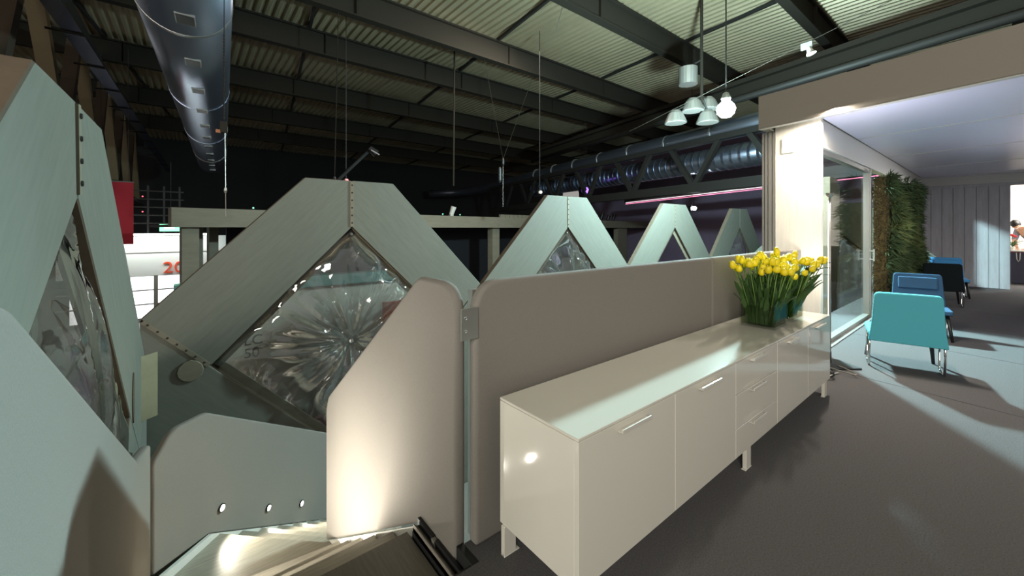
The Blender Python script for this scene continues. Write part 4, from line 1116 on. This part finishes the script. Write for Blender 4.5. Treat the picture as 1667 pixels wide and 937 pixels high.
# coloured and bright small lights far back
t = thing('tube_light', 'long pale pipe with a pink glowing strip on the far right wall', 'light', (22, 9, 3.5))
mb = MB(); mb.tube([(23.8, 16.7, 3.33), (20.6, 1.0, 3.78)], 0.17, 12); build('pipe', mb, M_ALU, t, smooth=True)
mb = MB(); mb.tube([(23.6, 16.6, 3.16), (20.45, 1.0, 3.60)], 0.018, 8); build('pink_strip', mb, emis('pink_glow', (1.0, 0.25, 0.45), 1.6), t)
mb = MB(); mb.tube([(23.62, 16.6, 3.25), (20.47, 1.0, 3.69)], 0.018, 8); build('white_strip', mb, emis('pale_glow', (1.0, 0.85, 0.9), 1.2), t)
def dot(name, lb, p, r, rgb, st, rod=8.95):
    t = thing(name, lb, 'light', p)
    if rod:
        mb = MB(); mb.tube([(p[0], p[1] + r, p[2] + r * .5), (p[0], p[1] + r, rod)], 0.012, 5); build('rod', mb, M_DARK, t)
    mb = MB(); mb.lathe([(r * .5, -r * .85), (r, 0), (r * .5, r * .85)], p, 12); build('lens', mb, emis(name + '_glow', rgb, st), t)
    mb = MB(); mb.lathe([(r * 1.25, 0.0), (r * 1.2, r * 1.2)], (p[0], p[1] + r * 1.0, p[2]), 12, axis=(0, 1, 0)); build('can', mb, M_BLACK, t)
    return t
dot('spotlight', 'small bright white spotlight beside the third diamond frame', (20.9, 10.4, 2.55), 0.12, (0.9, 1, 1), 60)
dot('purple_light', 'larger purple stage light under the dark truss', (19.9, 17.0, 3.95), 0.20, (0.35, 0.16, 1.0), 2.2)
dot('purple_light', 'smaller purple stage light just left of the larger one', (18.9, 16.0, 3.72), 0.14, (0.35, 0.16, 1.0), 2.2)
dot('yellow_light', 'tiny yellow light above the left edge of the second diamond frame', (10.3, 11.0, 2.85), 0.06, (1.0, 0.9, 0.6), 3)
dot('red_signal', 'small pink red signal light above the largest diamond frame', (4.15, 14, 3.1), 0.07, (1.0, 0.3, 0.3), 1.0)
for (x_, y_, z_), lb in (((1.55, 14.6, 2.09), 'first tiny green signal light on the opposite stand roof, from the left'), ((2.17, 14.7, 2.09), 'second tiny green signal light on the opposite stand roof, from the left'),
                     ((8.8, 15.77, 2.09), 'third tiny green signal light on the opposite stand roof, from the left'), ((9.8, 15.94, 2.09), 'fourth tiny green signal light on the opposite stand roof, from the left')):
    t = dot('green_signal', lb, (x_, y_, z_ + 0.03), 0.025, (0.2, 1, 0.5), 3, rod=None); t['group'] = 'tiny green signal lights'
    mb = MB(); mb.box((x_ - 0.03, y_ - 0.02, 2.03), (x_ + 0.03, y_ + 0.06, z_ + 0.005)); build('box', mb, M_BLACK, t)

# ================================================================== STAND ACROSS THE AISLE
BD = Vector((40.8, 6.6, 0)).normalized(); BN = Vector((-BD.y, BD.x, 0)); BO = Vector((-0.36, 14.0, 0))
t = thing('exhibition_stand', 'long flat roofed stand on columns across the aisle behind the frames', 'exhibition stand', (12, 16, -3))
mb = MB(); mb.prism([(0, 1.525), (31, 1.505), (31, 2.02), (0, 2.055)], BO, BD, Z, BN, 0.5, 0, 0); build('roof_edge', mb, M_STAND, t)
mb = MB(); mb.prism([(0, 1.53), (31, 1.51), (31, 1.60), (0, 1.60)], BO + BN * 0.5, BD, Z, BN, 3.8, 0, 0); build('roof_slab', mb, M_DARKIN, t)
for a, b_, off in ((0.25, 0.63, 0.2), (0.72, 0.98, 1.6), (1.25, 1.5, 2.2), (12.45, 12.95, 0.25), (25.9, 27.4, 0.25)):
    mb = MB(); mb.prism([(a, -3), (b_, -3), (b_, 1.53), (a, 1.53)], BO + BN * off, BD, Z, BN, 0.35, 0, 0); build('column', mb, M_STAND, t)
mb = MB(); mb.prism([(1.9, -3), (30.8, -3), (30.8, 1.53), (1.9, 1.53)], BO + BN * 3.0, BD, Z, BN, 0.1, 0, 0); build('back_wall', mb, M_DARKIN, t)
mb = MB()
for k in range(14):
    a = 13.0 + 0.34 * k; mb.prism([(a, 2.045), (a + 0.3, 2.045), (a + 0.3, 2.2), (a, 2.2)], BO + BN * 0.2, BD, Z, BN, 0.12, 0, 0)
build('parapet_blocks', mb, M_STAND, t)
for k, (a, hh) in enumerate([(9.9, 0.4), (22.4, 0.25), (23.6, 0.5), (24.6, 0.35), (25.4, 0.45)]):
    p = BO + BN * 0.4 + BD * a
    tt = thing('stage_spot', ['white stage spot on the opposite stand roof near the truss foot', 'lowest dark stage spot on the opposite roof', 'tall dark stage spot on the opposite roof left of the third frame', 'small dark stage spot on the opposite roof left of the third frame', 'dark stage spot nearest the third frame'][k], 'light', (p.x, p.y, 2.05))
    m_ = M_WHITE if k == 0 else M_BLACK
    mb = MB(); mb.box((p.x - .08, p.y - .08, 2.056), (p.x + .08, p.y + .08, 2.10)); build('foot', mb, m_, tt)
    mb = MB(); mb.lathe([(0.10, 0), (0.13, hh)], (p.x, p.y, 2.10), 10, axis=(0.25, -0.2, 1)); build('can', mb, m_, tt)

# display wall below, seen through the clear film
t = thing('display_wall', 'low pale display wall with grey lettering seen through the largest film', 'display', (2.4, 9, -3))
mb = MB(); mb.box((-0.1, 9.0, -3), (5.0, 9.12, 0.30)); build('board', mb, mat('display_grey', (176, 170, 158), 0.7), t)
mb = MB(); mb.box((-0.2, 8.9, 0.30), (5.1, 9.22, 0.52)); build('glass_cap', mb, mat('teal_glass', (98, 132, 128), 0.15), t)
def text(s_, loc, size, m, parent, rot=(PI / 2, 0, 0), ext=0.004, name='lettering', scale=(1, 1, 1)):
    c = bpy.data.curves.new(name, 'FONT'); c.body = s_; c.size = size; c.extrude = ext; c.materials.append(m)
    o = bpy.data.objects.new(name, c); col.objects.link(o)
    o.parent = parent; o.location = Vector(loc) - parent.location; o.rotation_euler = rot; o.scale = scale
    return o
M_TXT = mat('lettering_grey', (70, 66, 62), 0.7)
text('LC', (0.80, 8.992, -0.71), 0.26, M_TXT, t)
text('50', (0.80, 8.992, -0.95), 0.26, M_TXT, t)
ov = Vector((2.55, 8.985, -2.05))
mb = MB()
for rr in (0.40, 0.30):
    mb.tube([(ov.x + rr * 1.15 * math.cos(a * PI / 16), ov.y, ov.z + rr * 0.85 * math.sin(a * PI / 16)) for a in range(33)], 0.016, 5)
for k in range(22):
    a = k * 2 * PI / 22; mb.obox((ov.x + 0.40 * math.cos(a), ov.y, ov.z + 0.298 * math.sin(a)), (-math.sin(a), 0, math.cos(a)), Y, (math.cos(a), 0, math.sin(a)), 0.03, 0.004, 0.022)
build('oval_emblem', mb, M_WHITE, t)
text('au', (2.36, 8.985, -2.13), 0.26, M_WHITE, t, name='emblem_lettering')
t = thing('red_plinth', 'dark red plinth low behind the largest film', 'plinth', (2.3, 8.0, -3))
mb = MB(); mb.box((1.6, 7.4, -3), (3.2, 8.4, -2.2)); build('block', mb, mat('dark_red_paint', (92, 16, 22), 0.4), t)
mb = MB(); mb.box((1.56, 7.36, -2.2), (3.24, 8.44, -2.15)); build('top', mb, mat('dark_red_paint', (92, 16, 22), 0.4), t)
t = thing('orange_partition', 'small orange panel behind the right part of the largest film', 'panel', (3.6, 8.4, -3))
mb = MB(); mb.box((3.25, 8.4, -0.75), (3.9, 8.46, -0.1)); build('board', mb, mat('orange_paint', (205, 78, 40), 0.6), t)
mb = MB(); mb.box((3.5, 8.42, -3), (3.56, 8.45, -0.75)); build('post', mb, M_ALU, t)
t = thing('purple_partition', 'dull purple panel behind the film of the far left diamond frame', 'panel', (-1.2, 9.65, -3))
mb = MB(); mb.box((-1.5, 9.6, -3), (-0.9, 9.7, -0.50)); build('board', mb, mat('purple_paint', (122, 74, 128), 0.7), t)
mb = MB(); mb.box((-1.55, 9.55, -0.50), (-0.85, 9.75, -0.44)); build('cap', mb, M_STAND, t)
t = thing('exhibition_stand', 'dark grey stand wall beyond the film of the far left frame', 'exhibition stand', (-4.2, 4, -3))
mb = MB(); mb.box((-4.4, -4, -3), (-4.2, 12, 2.4)); build('wall', mb, mat('neighbour_grey', (56, 56, 64), 0.8), t)
mb = MB(); mb.box((-4.5, -4, 2.4), (-4.1, 12, 2.55)); build('cap', mb, M_DARK, t)

# ================================================================== FAR LEFT: DOCK DOOR 20, BANNER, EXIT SIGN
t = thing('dock_door', 'white wall section with orange number 20 above bright windows at left', 'dock door', (-1.2, 26, -3))
mb = MB(); mb.box((-4.5, 26, -0.82), (2.5, 26.2, 1.12)); build('lintel_panel', mb, mat('dock_white', (226, 230, 226), 0.6), t)
mb = MB(); mb.box((-4.5, 25.97, 0.30), (2.5, 26.0, 0.33)); build('panel_joint', mb, M_ALU, t)
M_WIN = emis('daylight_pane', (0.93, 0.97, 1.0), 2.6)
for c in range(7):
    xa = -4.1 + 0.98 * c
    for r_ in range(3):
        mb = MB(); mb.box((xa, 26.06, -1.46 - 0.68 * r_), (xa + 0.82, 26.1, -0.84 - 0.68 * r_)); build('pane', mb, M_WIN, t)
    mb = MB(); mb.box((xa + 0.82, 26.0, -3), (xa + 0.98, 26.15, -0.8)); build('mullion', mb, M_ALU, t)
for r_ in range(3):
    mb = MB(); mb.box((-4.5, 26.02, -1.52 - 0.68 * r_), (2.5, 26.12, -1.46 - 0.68 * r_)); build('transom', mb, M_ALU, t)
text('20', (-1.0, 25.95, -0.70), 0.78, mat('orange_number', (238, 84, 48), 0.6, emit=s2l((238, 84, 48)), estr=0.0), t, ext=0.02, scale=(1.1, 1, 1))
mb = MB(); mb.box((-3.2, 25.2, 1.16), (0.9, 25.36, 1.24)); build('lamp_strip', mb, emis('dock_lamp', (0.95, 1.0, 0.95), 7), t)
lamp('dock_wash', 'AREA', (-1.2, 25.1, 1.15), 60, (0.95, 1.0, 0.96), 4.0, (-1.2, 26.2, -0.2), size_y=0.2)
t = thing('rack_frame', 'dark steel rack with red signal dots above the white dock wall', 'rack', (-1.5, 27, 1.2))
for x_ in (-2.2, -1.6, -1.0, -0.4):
    mb = MB(); mb.box((x_, 26.6, 1.2), (x_ + 0.08, 26.7, 3.6)); build('upright', mb, M_DARK, t)
for z_ in (1.7, 2.1, 2.5, 2.9, 3.3):
    mb = MB(); mb.box((-2.3, 26.58, z_), (-0.2, 26.62, z_ + 0.06)); build('shelf', mb, M_DARK, t)
for z_ in (2.3, 3.05):
    mb = MB(); mb.lathe([(0.02, 0), (0.03, 0.02)], (-1.75, 26.55, z_), 8, axis=(0, -1, 0)); build('signal_dot', mb, emis('rack_red', (1, .1, .15), 3), t)
t = thing('red_banner', 'plain red hanging banner just right of the far left diamond frame', 'banner', (-1.8, 20, 0.9))
mb = MB(); mb.box((-2.6, 20, 0.92), (-1.565, 20.03, 3.16)); build('cloth', mb, M_RED, t)
mb = MB(); mb.tube([(-2.65, 20.015, 3.17), (-1.55, 20.015, 3.17)], 0.025, 8); build('top_bar', mb, M_ALU, t)
for x_ in (-2.4, -1.7):
    mb = MB(); mb.tube([(x_, 20.015, 3.18), (x_, 20.015, 8.0)], 0.008, 5); build('wire', mb, M_DARK, t)
t = thing('exit_sign', 'glowing green exit sign above the white dock wall', 'sign', (-0.55, 20, 1.36))
mb = MB(); mb.box((-0.86, 20, 1.37), (-0.20, 20.08, 1.65)); build('case', mb, M_ALU, t)
mb = MB(); mb.box((-0.85, 19.985, 1.38), (-0.21, 20.0, 1.64)); build('face', mb, emis('exit_green', (0.25, 1.0, 0.55), 2.2), t)
mb = MB(); mb.box((-0.72, 19.98, 1.47), (-0.42, 19.985, 1.55)); build('arrow', mb, emis('exit_white', (0.9, 1.0, 0.95), 3), t)
mb = MB(); mb.tube([(-0.53, 20.04, 1.65), (-0.53, 20.04, 4)], 0.01, 5); build('rod', mb, M_DARK, t)
